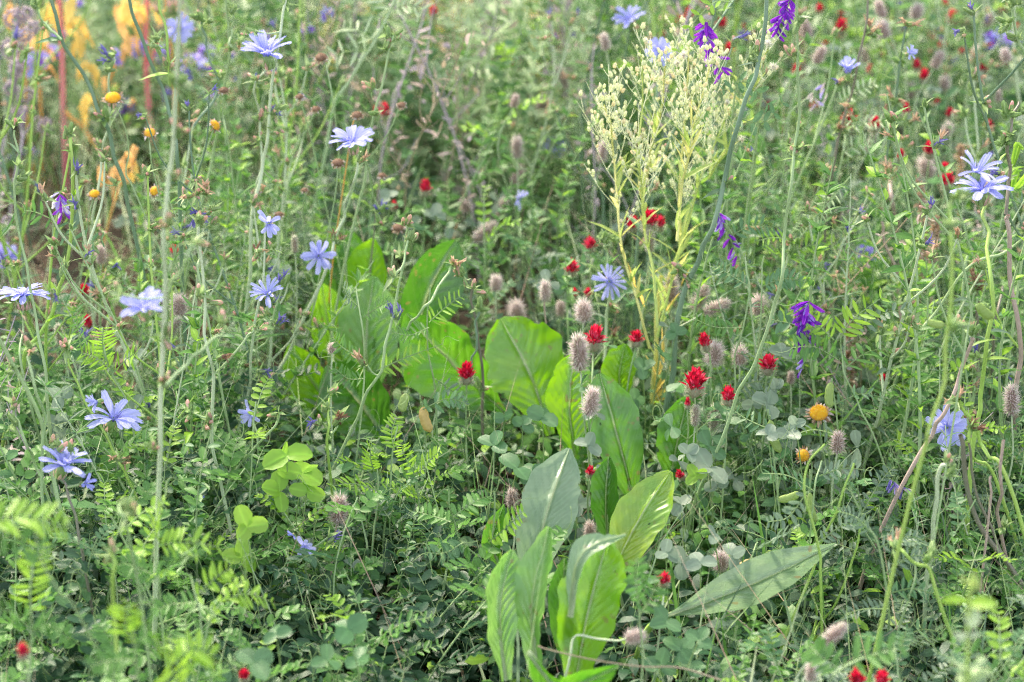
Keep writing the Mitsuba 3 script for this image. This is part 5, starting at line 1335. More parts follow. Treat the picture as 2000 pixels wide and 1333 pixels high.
V('vetch with long arching stems left of the foreground rosette', [[(875, 950), (885, 1010), (905, 1060), (950, 1105), (960, 1150)], [(965, 960), (962, 1030), (955, 1090), (932, 1170)]], 1.86, 20,
  [([(880, 1020), (850, 1010), (815, 1000)], 28, 'vetch_mid', dict(ratio=.38)), ([(955, 1060), (990, 1030), (1022, 1000)], 32, 'vetch_young', dict(ratio=.34)), ([(885, 1010), (920, 985), (950, 970)], 30, 'vetch_mid', dict(ratio=.36)), ([(940, 1150), (915, 1100), (905, 1080)], 30, 'vetch_mid', dict(ratio=.42)), ([(905, 1060), (870, 1080), (830, 1080)], 28, 'clover', dict(ratio=.42))])
V('paired vetch leaflets crossing in front of the left rosette', [[(840, 560), (836, 640), (835, 690), (850, 760), (852, 830)], [(695, 560), (708, 640), (712, 720), (705, 800)]], 2.12, 21,
  [([(838, 630), (865, 605), (898, 580)], 28, 'vetch_young', dict(pairs=8, ratio=.22)), ([(735, 725), (790, 700), (865, 672)], 28, 'vetch_young', dict(pairs=10, ratio=.22)), ([(838, 640), (800, 655), (770, 650)], 26, 'alfalfa', dict(ratio=.2)), ([(710, 620), (740, 600), (760, 590)], 24, 'vetch_mid', dict(ratio=.2)),
   ([(705, 700), (670, 680), (650, 660)], 26, 'vetch_mid', dict(ratio=.26)), ([(712, 740), (680, 740), (655, 720)], 26, 'vetch_mid', dict(ratio=.26)), ([(700, 600), (680, 580), (670, 560)], 22, 'glaucous', dict(ratio=.22)), ([(850, 740), (890, 770), (905, 790)], 26, 'glaucous')])
V('feathery pale green vetch shoot right of the dark stems', [[(1662, 345), (1630, 385), (1590, 430), (1555, 480), (1530, 540)]], 2.3, 22,
  [([(1655, 352), (1600, 410), (1560, 450)], 26, 'back_pale', dict(pairs=14, ratio=.14)), ([(1560, 480), (1520, 465), (1480, 470)], 28, 'vetch_young', dict(pairs=8, ratio=.18)), ([(1555, 490), (1590, 478), (1610, 490)], 28, 'vetch_young', dict(pairs=6, ratio=.18)), ([(1540, 520), (1520, 500), (1500, 490)], 30, 'vetch_young', dict(pairs=6, ratio=.18))])
V('vetch shoot with narrow leaflets beside the dark bending stem', [[(1640, 200), (1660, 190), (1650, 250), (1640, 320)]], 2.5, 23, [([(1640, 205), (1670, 180), (1708, 165)], 26, 'back_pale', dict(pairs=8, ratio=.24)), ([(1645, 250), (1690, 240), (1730, 240)], 26, 'back_pale', dict(pairs=8, ratio=.2)), ([(1642, 300), (1680, 280), (1700, 285)], 26, 'back_pale', dict(pairs=6, ratio=.2))])
V('large pale vetch stalk with whorls of narrow leaves at the top left of centre', [[(800, -40), (766, 17), (717, 102), (680, 165), (650, 215), (632, 310)]], 2.62, 24,
  [([(770, 20), (800, 10), (835, 30)], 40, 'back_pale', dict(pairs=6, ratio=.16)), ([(730, 80), (700, 60), (670, 55)], 42, 'back_pale', dict(pairs=5, ratio=.16)), ([(720, 100), (680, 100), (645, 115)], 42, 'back_pale', dict(pairs=6, ratio=.16)), ([(765, 20), (745, -10), (735, -30)], 40, 'back_pale', dict(pairs=5, ratio=.16)), ([(665, 190), (640, 180), (610, 195)], 34, 'vetch_mid', dict(pairs=5, ratio=.2)), ([(660, 200), (700, 200), (730, 230)], 34, 'vetch_mid', dict(pairs=5, ratio=.2)), ([(650, 215), (670, 250), (700, 290)], 30, 'vetch_mid', dict(pairs=5, ratio=.2))], r0=1.6, k='back_pale')
V('pale pinnate shoot blurred in the top centre', [[(928, -20), (920, 60), (905, 140), (880, 220), (870, 300)]], 2.9, 25,
  [([(922, 40), (950, 10), (965, 0)], 36, 'back_pale', dict(ratio=.16)), ([(920, 60), (890, 40), (870, 25)], 36, 'back_pale', dict(ratio=.16)), ([(905, 130), (940, 130), (970, 150)], 36, 'back_pale', dict(ratio=.18)), ([(900, 150), (870, 140), (850, 145)], 36, 'back_pale', dict(ratio=.18)), ([(880, 220), (920, 190), (945, 200)], 34, 'back_green', dict(ratio=.22)), ([(880, 220), (850, 200), (830, 205)], 34, 'back_green', dict(ratio=.22))], r0=1.2, k='back_pale')
V('upright vetch with wide comb leaves beside the long pointed leaf at the bottom', [[(1245, 1090), (1248, 1150), (1252, 1230), (1256, 1330)]], 1.62, 26, [([(1248, 1180), (1240, 1130), (1246, 1095)], 34, 'vetch_mid', dict(pairs=10)), ([(1250, 1200), (1275, 1160), (1282, 1120)], 34, 'vetch_mid', dict(pairs=9))])
V('vetch leaf with rounded leaflets in the bottom right foreground', [[(1750, 1270), (1700, 1280), (1640, 1310), (1610, 1350)]], 1.54, 27, [([(1640, 1300), (1700, 1278), (1760, 1262)], 46, 'vetch_mid', dict(pairs=6, ratio=.34)), ([(1640, 1310), (1600, 1280), (1580, 1260)], 40, 'vetch_mid', dict(ratio=.34))])
V('curving pale green stems looping through the right foreground', [[(1611, 868), (1577, 908), (1573, 971), (1598, 1062), (1600, 1120)], [(1668, 905), (1640, 982), (1605, 1059), (1592, 1100)], [(1678, 1024), (1675, 1076), (1636, 1167), (1598, 1216), (1580, 1262)], [(1591, 1164), (1594, 1202), (1577, 1255), (1545, 1293), (1503, 1325)]], 1.84, 28, [([(1600, 1060), (1640, 1030), (1680, 1020)], 26, 'glaucous', dict(ratio=.3)), ([(1577, 960), (1540, 1010), (1500, 1020)], 24, 'glaucous', dict(ratio=.4))], r0=1.05, k='stem_bright')
V('long thin vetch stems weaving down the right foreground', [[(1660, 950), (1690, 1020), (1718, 1060), (1735, 1170), (1736, 1240)], [(1790, 1090), (1780, 1150), (1750, 1260), (1745, 1330)]], 1.78, 29,
  [([(1700, 1040), (1670, 1010), (1640, 1000)], 24, 'glaucous', dict(ratio=.26)), ([(1730, 1120), (1770, 1090), (1800, 1085)], 26, 'glaucous', dict(ratio=.26)), ([(1735, 1190), (1690, 1190), (1650, 1200)], 26, 'glaucous', dict(ratio=.26)), ([(1735, 1160), (1780, 1150), (1820, 1160)], 26, 'clover', dict(ratio=.26)), ([(1718, 1070), (1760, 1050), (1790, 1050)], 26, 'glaucous', dict(ratio=.26)), ([(1750, 1250), (1800, 1230), (1840, 1235)], 28, 'clover', dict(ratio=.26))], r0=.9)
V('long thin stems climbing between the right yellow button and the big slanting stem', [[(1458, 510), (1464, 560), (1450, 640), (1435, 700), (1436, 780), (1450, 840)], [(1492, 500), (1488, 600), (1480, 700)]], 2.14, 30,
  [([(1450, 640), (1400, 640), (1360, 625)], 24, 'vetch_mid', dict(ratio=.3)), ([(1440, 690), (1500, 700), (1545, 705)], 24, 'glaucous', dict(ratio=.3)), ([(1490, 560), (1530, 545), (1570, 550)], 26, 'clover', dict(ratio=.34)), ([(1464, 560), (1430, 540), (1400, 520)], 24, 'clover', dict(ratio=.3)), ([(1436, 760), (1480, 745), (1510, 755)], 24, 'glaucous', dict(ratio=.3))])

# hero trifoliate leaves: grey clover and bright large leaflets
def trefoil(label, px, py, Y, spread_px, k, seed, group=None, extra=(), shape='round'):
    r = np.random.default_rng(seed + 1300)
    t = thing('clover_plant', label, 'clover leaves', group)
    for a, b, s_ in [(px, py, spread_px), *extra]:
        c = at(a, b, Y + r.normal(0, .012))
        base = np.array([c[0] + r.normal(0, .015), c[1] + .02 + r.normal(0, .01), 0])
        base[2] = ground_z(base[0], base[1])
        m = MB()
        trifoliate(m, base, c, unit(EYE - c) * .8 + np.array([0, 0, .6]) + r.normal(0, .25, 3), s_ / 2 / ppm(c), k, 'stem', r, shape)
        part(t, 'leaf', m, LEAF)
    return t


TF = trefoil
TF('grey green clover leaves beside the white midrib leaf in the foreground', 1150, 870, 1.98, 56, 'silver', 1, extra=[(1130, 985, 50), (1175, 925, 34)])
TF('silvery clover leaves behind the yellow green leaflets right of centre', 1385, 915, 2.0, 84, 'silver', 2, extra=[(1400, 945, 56), (1345, 885, 50), (1330, 985, 54)])
TF('bright yellow green clover leaf on the silvery ones', 1360, 930, 1.97, 50, 'vetch_young', 3)
TF('round grey clover leaves low right of the foreground rosette', 1330, 1100, 1.84, 70, 'silver', 4, extra=[(1368, 1100, 66), (1430, 1085, 60), (1395, 1050, 50), (1300, 1080, 60)])
TF('clover leaves below the left rosette in front of the shaded leaf', 1060, 815, 2.1, 70, 'clover', 5, extra=[(1020, 830, 50), (985, 815, 50)])
TF('rounded clover leaves blurred at the lower left of the centre', 680, 1230, 1.66, 90, 'clover', 6, extra=[(640, 1290, 70), (700, 1290, 70)])
TF('rounded clover leaves at the bottom edge left of centre', 498, 1295, 1.6, 88, 'clover', 7, extra=[(540, 1240, 60)])
TF('rounded clover leaves in the middle of the lower half', 1010, 915, 1.98, 84, 'clover', 8, extra=[(965, 870, 70), (1040, 925, 60)])
TF('large bright clover like leaves below the pink buds left of centre', 560, 890, 1.92, 96, 'vetch_young', 9, extra=[(590, 925, 96), (545, 960, 80), (600, 960, 70)])
TF('single bright rounded leaf pair in the left foreground', 482, 1030, 1.82, 84, 'vetch_young', 10, extra=[(470, 1090, 80)])
TF('silvery clover leaves in the left middle shade', 260, 800, 2.1, 60, 'silver', 11, extra=[(120, 775, 56), (110, 830, 60), (262, 850, 56), (140, 850, 50)])
TF('grey clover leaf beside the half hidden red head at the right', 1500, 790, 2.08, 80, 'silver', 12, extra=[(1470, 790, 50), (1525, 690, 56), (1515, 760, 50)])
TF('pinkish spotted grey clover leaves under the pods', 1540, 850, 1.98, 60, 'silver', 13, extra=[(1500, 850, 50), (1555, 830, 44)])
TF('clover leaves around the yellow stalk foot', 1290, 690, 2.2, 60, 'clover', 14, extra=[(1255, 720, 50), (1320, 650, 46), (1240, 780, 46)])
TF('dark rounded clover leaves at the bottom right of the rosette', 1300, 1215, 1.7, 70, 'clover', 15, extra=[(1330, 1270, 70), (1365, 1250, 60), (1290, 1300, 70), (1350, 1310, 64)])
TF('grey clover leaves in the background left of the tall yellow plant', 850, 420, 2.55, 50, 'silver', 16, extra=[(800, 440, 50), (880, 445, 44), (760, 385, 44)])

# ------------------------------------------------------------------ upper left: red stemmed plants with yellow leaves, grey coils, violet flowers
def yellow_plant(label, stems, leaves, Y, seed):
    r = np.random.default_rng(seed + 1500)
    t = thing('pigweed_plant', label, 'weed')
    for pts, ra, k, root in stems:
        m = MB()
        m.tube(wiggle(spline(stem_path(pts, Y, r, .02, root), 26), r, .002), ra * .75 / 1000, ra / 1000, k, 8)
        part(t, 'stem', m, STEM)
    for px, py, L, W, a, k in [*leaves, *[(px + r.normal(0, 16), py + r.normal(0, 16), L * .7, W * .7, a + 70 * r.choice([-1, 1]), k) for px, py, L, W, a, k in leaves if px < 1500]]:
        c = at(px, py, Y + r.uniform(-.06, .06))
        s = .70 / ppm(c)
        a = math.radians(a + r.normal(0, 40))
        d = np.array([math.cos(a), r.normal(0, .35), 0]) - UPV * math.sin(a)
        m = MB()
        rows = spline([c - unit(d) * L * s * .5, c + np.array([0, r.normal(0, .01), .006]), c + unit(d) * L * s * .5 + [0, 0, -.012]], 12)
        broad_leaf(m, rows, W * s * .42, np.cross(unit(d), unit(EYE - c) + r.normal(0, .4, 3)), k, r, cup=r.uniform(-.5, .5), pucker=.003, wave=.16, cols=9, rows=12, shape='ovate')
        part(t, 'leaf', m, LEAF)
    return t


YL, OL = 'leaf_yellow', 'leaf_orange'
yellow_plant('plant with a thick pink red stem and yellow leaves at the upper left', [([(114, -40), (118, 60), (120, 160), (122, 230), (127, 290), (130, 340)], 5.2, 'stem_red', True), ([(126, 218), (150, 240), (190, 284), (205, 300)], 3.4, 'stem_orange', False), ([(48, 60), (50, 130), (52, 215), (60, 280)], 2.8, 'stem_orange', True), ([(78, 90), (80, 170), (82, 260)], 2.6, 'stem_orange', True)],
             [(140, 15, 60, 40, 80, YL), (150, 55, 60, 40, 70, YL), (160, 85, 54, 34, 60, YL), (135, 40, 50, 36, 120, YL), (95, 25, 50, 40, 100, YL), (80, 60, 60, 34, 60, OL), (75, 100, 60, 50, 90, YL), (60, 80, 50, 34, 120, OL), (165, 140, 50, 30, 60, YL), (100, 140, 40, 24, 20, OL), (170, 205, 56, 36, 100, YL), (160, 225, 44, 30, 60, YL), (45, 40, 50, 34, 100, OL), (20, 30, 60, 30, 100, OL), (30, 105, 44, 24, 60, OL), (180, 145, 44, 24, 40, YL), (100, 45, 44, 30, 30, YL), (60, 150, 40, 24, 100, OL), (170, 70, 46, 30, 50, YL)], 3.05, 1)
yellow_plant('plant with a straight pink red stem and drooping orange leaves, second from the upper left', [([(286, -40), (287, 60), (288, 130), (291, 200), (296, 260)], 5.0, 'stem_red', True), ([(322, -20), (330, 60), (336, 120)], 3.4, 'stem_orange', True), ([(314, 78), (296, 110), (288, 140)], 3, 'stem_red', False)],
             [(250, 15, 60, 44, 90, YL), (238, 45, 60, 34, 100, OL), (245, 80, 60, 34, 100, OL), (262, 60, 40, 24, 80, YL), (262, 85, 44, 24, 60, OL), (270, 15, 44, 34, 60, YL), (240, 110, 34, 20, 100, OL), (268, 35, 40, 30, 20, OL), (300, 20, 44, 30, 60, YL), (325, 30, 60, 20, 90, OL), (205, 165, 36, 26, 80, OL), (225, 180, 30, 20, 120, OL)], 3.12, 2)
yellow_plant('orange brown withered leaves low behind the yellow button flowers', [([(262, 290), (250, 330), (235, 380)], 1.6, 'stem_orange', True)],
             [(262, 305, 46, 34, 100, OL), (240, 325, 60, 40, 60, OL), (222, 345, 54, 34, 120, OL), (258, 335, 40, 30, 20, YL), (200, 335, 44, 26, 60, OL)], 2.75, 3)
yellow_plant('bright yellow green leaves cut by the right edge beside the blue flowers', [([(2030, 250), (2020, 330), (2010, 420)], 1.6, 'stem', True)],
             [(1990, 300, 40, 26, 150, 'vetch_young'), (1996, 345, 46, 34, 170, 'vetch_young'), (1985, 345, 40, 26, 120, 'vetch_young')], 2.2, 4)


def coil(m, c, R, turns, d0, k, r, face):
    a = np.linspace(0, turns * 6.283, 46)
    x, y, z = basis(face, d0)
    rad = R * (1 - a / a[-1] * .8)
    p = c + x * (rad * np.cos(a))[:, None] + y * (rad * np.sin(a))[:, None] + z * (.004 * np.sin(a))[:, None]
    m.tube(p, .0016, .001, k, 5)
    n = 110
    i_ = r.integers(0, 46, n)
    o = p[i_]
    m.spikes(o, unit(o - c + r.normal(0, .3 * R, (n, 3))), r.uniform(.003, .008, n), .0011, r.choice([k, 'fuzz', 'grey_purple'], n))
    return p[0]


for n_, (lab, coils, base, Y) in enumerate([
        ('grey plant with curled dry seedheads in the top left corner', [(28, 40, 44, .3), (48, 70, 34, 2.0), (20, 100, 40, 1.0), (50, 25, 30, 4.0), (65, 55, 24, 1.4), (35, 135, 34, .6)], [(30, 130), (22, 200), (8, 300)], 2.75),
        ('grey curled seedheads just below those in the top left corner', [(50, 190, 34, .9), (40, 215, 26, 2.9), (88, 250, 26, 1.0), (20, 175, 24, .2)], [(45, 215), (40, 280), (30, 360)], 2.8)]):
    r = np.random.default_rng(1600 + n_)
    t = thing('dry_seedhead_plant', lab, 'weed')
    pth = wiggle(spline(stem_path(base, Y, r, .02), 20), r)
    m = MB()
    m.tube(pth, .0016, .0024, 'grey_purple', 6)
    part(t, 'stem', m, STEM)
    for px, py, R, a0 in coils:
        m = MB()
        c = at(px, py, Y + r.uniform(-.05, .05))
        e = coil(m, c, R / 2 / ppm(c), 1.3, a0, 'grey_purple', r, EYE - c + r.normal(0, .8, 3))
        m.tube(spline([e, (e + pth[2]) / 2 + [0, 0, .01], pth[2 + int(r.integers(4))]], 8), .0011, .0014, 'grey_purple', 5)
        part(t, 'curled_seedhead', m, LEAF)
VIO = []
for s in range(3):
    rr = np.random.default_rng(260 + s)
    m = MB()
    az = rr.uniform(0, 6.28, 34)
    th = np.arccos(rr.uniform(-.2, 1, 34))
    d = np.stack([np.cos(az) * np.sin(th), np.sin(az) * np.sin(th), np.cos(th)], 1)
    m.leaflets(d * .25, d, unit(np.cross(d, rr.normal(size=(34, 3)))), rr.uniform(.5, .85, 34), rr.uniform(.3, .5, 34), rr.choice(['violet', 'blue', 'purple'], 34, p=[.6, .34, .06]), 'obov')
    m.lathe([0, 0, -.5], [0, 0, 1], [(0, .05), (.2, .3), (.5, .35), (.7, 0)], 'bud_green', 6)
    VIO.append(m.ply(PETAL))
for n_, (px, py, h) in enumerate([(370, 122, 34), (395, 124, 26), (405, 95, 20), (360, 140, 22), (62, 116, 30), (102, 100, 22), (118, 60, 20), (318, 103, 24), (225, 108, 20), (268, 92, 24), (240, 205, 24), (395, 192, 22), (415, 190, 20), (60, 298, 18), (15, 320, 22), (580, 52, 18), (600, 55, 16), (140, 5, 20), (330, 185, 20), (5, 495, 34), (640, 25, 18), (668, 8, 14), (18, 310, 16), (1295, 330, 22), (1300, 270, 22), (1690, 490, 26), (1385, 345, 20), (1970, 80, 30), (1950, 70, 26)]):
    zone = 'upper left' if px < 420 and py < 350 else 'left edge' if px < 100 else 'top centre' if px < 800 else 'right half'
    head_plant('violet_flower', 'blurred violet blue flower head behind the other plants, ' + zone, 'violet flower', px, py, 3.0 + .1 * (n_ % 4) if py < 350 else 2.55, h, 700 + n_, [('petals', VIO[n_ % 3])], (math.sin(n_) * .4, -.4, 1), leaves=0, group='blurred violet flowers, ' + zone)

# brown seed spikes and the pale leafy tip in front
def seed_spike(label, pts, Y, top, bottom, w_px, k, kstem, seed, group=None, dens=260, name='seed_spike_plant'):
    r = np.random.default_rng(seed + 1700)
    t = thing(name, label, 'weed', group)
    p = wiggle(spline(stem_path(pts, Y, r, .03), 40), r, .0015)
    m = MB()
    m.tube(p, .0009, .0017, kstem, 6)
    part(t, 'stem', m, STEM)
    row = pix(p)[:, 1]
    ok = np.where((row >= top) & (row <= bottom))[0]
    m = MB()
    i_ = r.choice(ok, dens)
    s = 1 / ppm(p[0])
    clump = np.abs(np.sin(i_ * 1.9)) * .75 + .25
    o = p[i_] + r.normal(0, 1, (dens, 3)) * (w_px * .28 * s * clump)[:, None]
    m.leaflets(o, randdir(r, dens) + [0, 0, .4], randdir(r, dens), r.uniform(.0035, .007, dens), r.uniform(.0025, .005, dens), r.choice(list(k), dens), 'ell', fold=.4)
    o2 = p[i_[:90]]
    m.spikes(o2, o[:90] - o2, np.linalg.norm(o[:90] - o2, axis=1), .0005, kstem)
    part(t, 'seed_cluster', m, LEAF)
    return t


SB = ('seed_brown', 'brown_pale', 'fuzz_brown', 'litter_pale')
seed_spike('thin plant with brown seed clusters left of the two overlapping blue flowers', [(1796, 345), (1798, 400), (1806, 470), (1800, 540), (1795, 620)], 2.4, 345, 570, 20, SB, 'stem_dry', 1, dens=190)
seed_spike('smaller brown seed spike right of the taller one', [(1828, 430), (1826, 470), (1822, 530), (1815, 620)], 2.36, 430, 540, 18, SB, 'stem_dry', 2, dens=200)
seed_spike('blurred orange brown seed spike above the overlapping blue flowers', [(1878, 290), (1876, 320), (1872, 380)], 2.7, 288, 345, 18, SB, 'stem_orange', 3, dens=120)
seed_spike('brown dry seed spike low beside the right yellow button', [(1660, 630), (1662, 680), (1665, 740)], 2.3, 630, 760, 20, ('brown', 'fuzz_brown'), 'stem_dry', 4, dens=160)
seed_spike('blurred brown seed spike behind the bright green stem at the top', [(1562, 50), (1566, 100), (1570, 190)], 3.1, 50, 150, 26, ('seed_brown', 'fuzz_brown', 'fuzz'), 'stem_dry', 5, dens=170)
ft = thing('leafy_shoot', 'very blurred pale yellow green leafy shoot in the bottom right foreground', 'weed')
r = np.random.default_rng(1750)
FYY = 1.36
p = spline(stem_path([(1898, 1128), (1894, 1170), (1890, 1240), (1888, 1340)], FYY, r, .01), 20)
m = MB()
m.tube(p, .0012, .0016, 'stem_bright', 6)
part(ft, 'stem', m, STEM)
for a0, b0, a1, b1, w, k in [(1895, 1180, 1845, 1168, 29, 'vetch_young'), (1895, 1180, 1942, 1176, 32, 'vetch_young'), (1896, 1150, 1886, 1120, 32, 'pod'), (1896, 1150, 1912, 1122, 35, 'pod'), (1892, 1190, 1905, 1225, 40, 'back_pale'), (1890, 1260, 1870, 1225, 35, 'silver'), (1890, 1260, 1915, 1232, 40, 'silver'), (1888, 1330, 1868, 1275, 45, 'back_pale'), (1888, 1340, 1916, 1280, 59, 'back_pale'), (1888, 1345, 1930, 1310, 54, 'back_pale')]:
    b, e = at(a0, b0, FYY), at(a1, b1, FYY - .01)
    narrow_leaf(ft, b, e - b, np.linalg.norm(e - b), w / ppm(b), k, r, shape='ell')
dt = thing('fallen_twig', 'thin dry twig lying across the foreground rosette', 'twig')
m = MB()
m.tube(wiggle(spline([at(1050, 1262, 1.64), at(1133, 1286, 1.62), at(1252, 1304, 1.61), at(1320, 1308, 1.60), at(1410, 1330, 1.6)], 24), r), .0007, .0009, 'stem_dry', 5)
part(dt, 'stalk', m, STEM)

# ------------------------------------------------------------------ filling plants: a few of each kind built with their parts, then placed again and again
KEEP = [(1560, -60, 2010, 200, 2.9), (195, 150, 325, 290, 2.26), (600, 440, 700, 600, 2.4), (10, -200, 345, 230, 3.1), (612, 470, 935, 830, 2.34), (945, 630, 1330, 960, 2.2), (955, 880, 1310, 1333, 1.86), (1310, 1070, 1620, 1200, 1.84), (1130, 520, 1240, 600, 2.3), (880, 700, 940, 780, 2.14), (1330, 720, 1450, 800, 2.06), (1550, 590, 1720, 700, 2.1), (500, 840, 640, 980, 1.95), (1480, 780, 1660, 900, 2.02), (1340, 880, 1420, 980, 2.0)]
ALL_PX = []


def clear(x, y, h, half):
    """False where a plant of this size would stand in front of one of the main leaves or flowers."""
    a, b = pix(np.array([x, y, h])), pix(np.array([x, y, 0.0]))
    s = half / (TX * a[2]) * 1000
    for x0, y0, x1, y1, Y in KEEP:
        if y < Y + .03 and a[0] + s > x0 and a[0] - s < x1 and a[1] < y1 - 10 and b[1] > y0:
            return False
    return True


def local_stem(h, lean, r, n=16, curve=.25):
    t = np.linspace(0, 1, n)
    a = r.uniform(0, 6.28)
    d = np.array([math.cos(a), math.sin(a), 0])
    e = np.array([-d[1], d[0], 0])
    return t[:, None] * np.array([0, 0, h]) + d * (lean * h * t ** 1.5)[:, None] + e * (curve * h * .25 * np.sin(t * 5 + a))[:, None]


def vetch_parts(seed, h, tis, young, L=.016, ratio=.3, pairs=8, nleaf=9):
    r = np.random.default_rng(seed)
    p = local_stem(h, r.uniform(.1, .5), r)
    m = MB()
    m.tube(p, .0011, .0007, 'stem', 4)
    out = [('stem', m.ply(STEM))]
    for q_ in range(nleaf):
        s = (q_ + 1.2) / (nleaf + .4)
        i_ = int(s * 15)
        az = q_ * 2.4 + r.normal(0, .5)
        ln = L * (pairs * .55) * r.uniform(.8, 1.15) * (1 if s < .85 else .6)
        d = np.array([math.cos(az), math.sin(az), 0])
        rise = .25 + .8 * s
        path = [p[i_], p[i_] + d * ln * .5 + [0, 0, rise * ln * .42], p[i_] + d * ln * .92 + [0, 0, rise * ln * .55]]
        k = young if s > .84 else tis
        m = MB()
        vetch_leaf(m, path, np.array([0, 0, 1.0]), pairs - (s > .85), L * (1 if s < .85 else .75), L * ratio, k, 'stem', r, s > .3, r.uniform(.3, .6))
        out.append(('leaf', m.ply(LEAF)))
    return out


def clover_parts(seed, h, size, tis, n=7):
    r = np.random.default_rng(seed)
    out = []
    for q_ in range(n):
        az = q_ * 2.4 + r.normal(0, .4)
        rr = r.uniform(.02, .06)
        tip = np.array([math.cos(az) * rr, math.sin(az) * rr, h * r.uniform(.6, 1.1)])
        m = MB()
        trifoliate(m, np.array([math.cos(az), math.sin(az), 0]) * .006, tip, np.array([math.cos(az) * .4 + r.normal(0, .3), math.sin(az) * .4 - .25 + r.normal(0, .3), 1.0]), size * r.uniform(.7, 1.2), tis, 'stem', r, 'round' if tis == 'silver' else 'ell')
        out.append(('leaf', m.ply(LEAF)))
    return out


def shoot_parts(seed, h, tis, stem, L, W, n, shape, per=3, up=.5):
    """An upright shoot: whorls of simple leaves up a stem; the leaves are too small to be told apart, so they are one part per third of the stem."""
    r = np.random.default_rng(seed)
    p = local_stem(h, r.uniform(.05, .3), r, 22, .15)
    m = MB()
    m.tube(p, h * .0042 + .0005, .0006, stem, 5)
    out = [('stem', m.ply(STEM))]
    for g in range(3):
        m = MB()
        for q_ in range(n // 3):
            s = .12 + .88 * (g + (q_ + .5) / (n // 3)) / 3
            i_ = min(21, int(s * 21))
            for w_ in range(per):
                az = r.uniform(0, 6.28)
                d = np.array([math.cos(az), math.sin(az), up + r.normal(0, .25)])
                nr = np.array([-math.cos(az) * .4, -math.sin(az) * .4, 1.0]) + r.normal(0, .3, 3)
                d = unit(d)
                m.leaflets(p[i_], d, unit(nr - d * (nr @ d)), L * r.uniform(.6, 1.1) * (1.15 - .5 * s), W * r.uniform(.7, 1.15), tis[r.integers(len(tis))], shape, bend=r.uniform(0, .4), fold=r.uniform(.1, .3))
        out.append(('foliage', m.ply(LEAF)))
    return out


def spike_parts(seed, h, tis, stem, dens=240, w=.012):
    r = np.random.default_rng(seed)
    p = local_stem(h, r.uniform(.05, .3), r, 30, .12)
    m = MB()
    m.tube(p, .0022, .0007, stem, 5)
    out = [('stem', m.ply(STEM))]
    m = MB()
    i_ = r.integers(9, 30, dens)
    o = p[i_] + r.normal(0, 1, (dens, 3)) * (w * .5 * (1.25 - i_ / 30) * (.4 + np.abs(np.sin(i_ * 1.4))))[:, None]
    m.leaflets(o, randdir(r, dens) + [0, 0, .5], randdir(r, dens), r.uniform(.004, .01, dens), r.uniform(.003, .006, dens), r.choice(list(tis), dens), 'ell_lo', fold=.3)
    out.append(('seed_cluster', m.ply(LEAF)))
    m = MB()
    for q_ in range(9):
        k = int(r.integers(3, 20))
        az = r.uniform(0, 6.28)
        d = unit([math.cos(az), math.sin(az), r.uniform(.1, .8)])
        m.leaflets(p[k], d, unit(np.array([0, 0, 1.0]) - d * d[2]), r.uniform(.02, .05), r.uniform(.006, .015), tis[0], 'lance', bend=.25)
    out.append(('foliage', m.ply(LEAF)))
    return out


def dry_parts(seed, h, k):
    r = np.random.default_rng(seed)
    p = local_stem(h, r.uniform(.1, .5), r, 20, .25)
    m = MB()
    m.tube(p, .0018, .0008, k, 5)
    for q_ in range(7):
        i_ = int(r.integers(6, 19))
        e = p[i_] + randdir(r, 1)[0] * [.05, .05, .03] + [0, 0, .05]
        m.tube(spline([p[i_], (p[i_] + e) / 2 + r.normal(0, .006, 3), e], 6), .0008, .0004, k, 4)
    out = [('stem', m.ply(STEM))]
    m = MB()
    o = p[r.integers(8, 20, 26)] + r.normal(0, .012, (26, 3))
    m.leaflets(o, randdir(r, 26), randdir(r, 26), r.uniform(.008, .02, 26), r.uniform(.003, .008, 26), r.choice([k, 'fuzz_brown', 'litter_pale'], 26), 'ell', bend=r.uniform(-.6, .6, 26), fold=.4)
    out.append(('dry_leaf', m.ply(LEAF)))
    return out


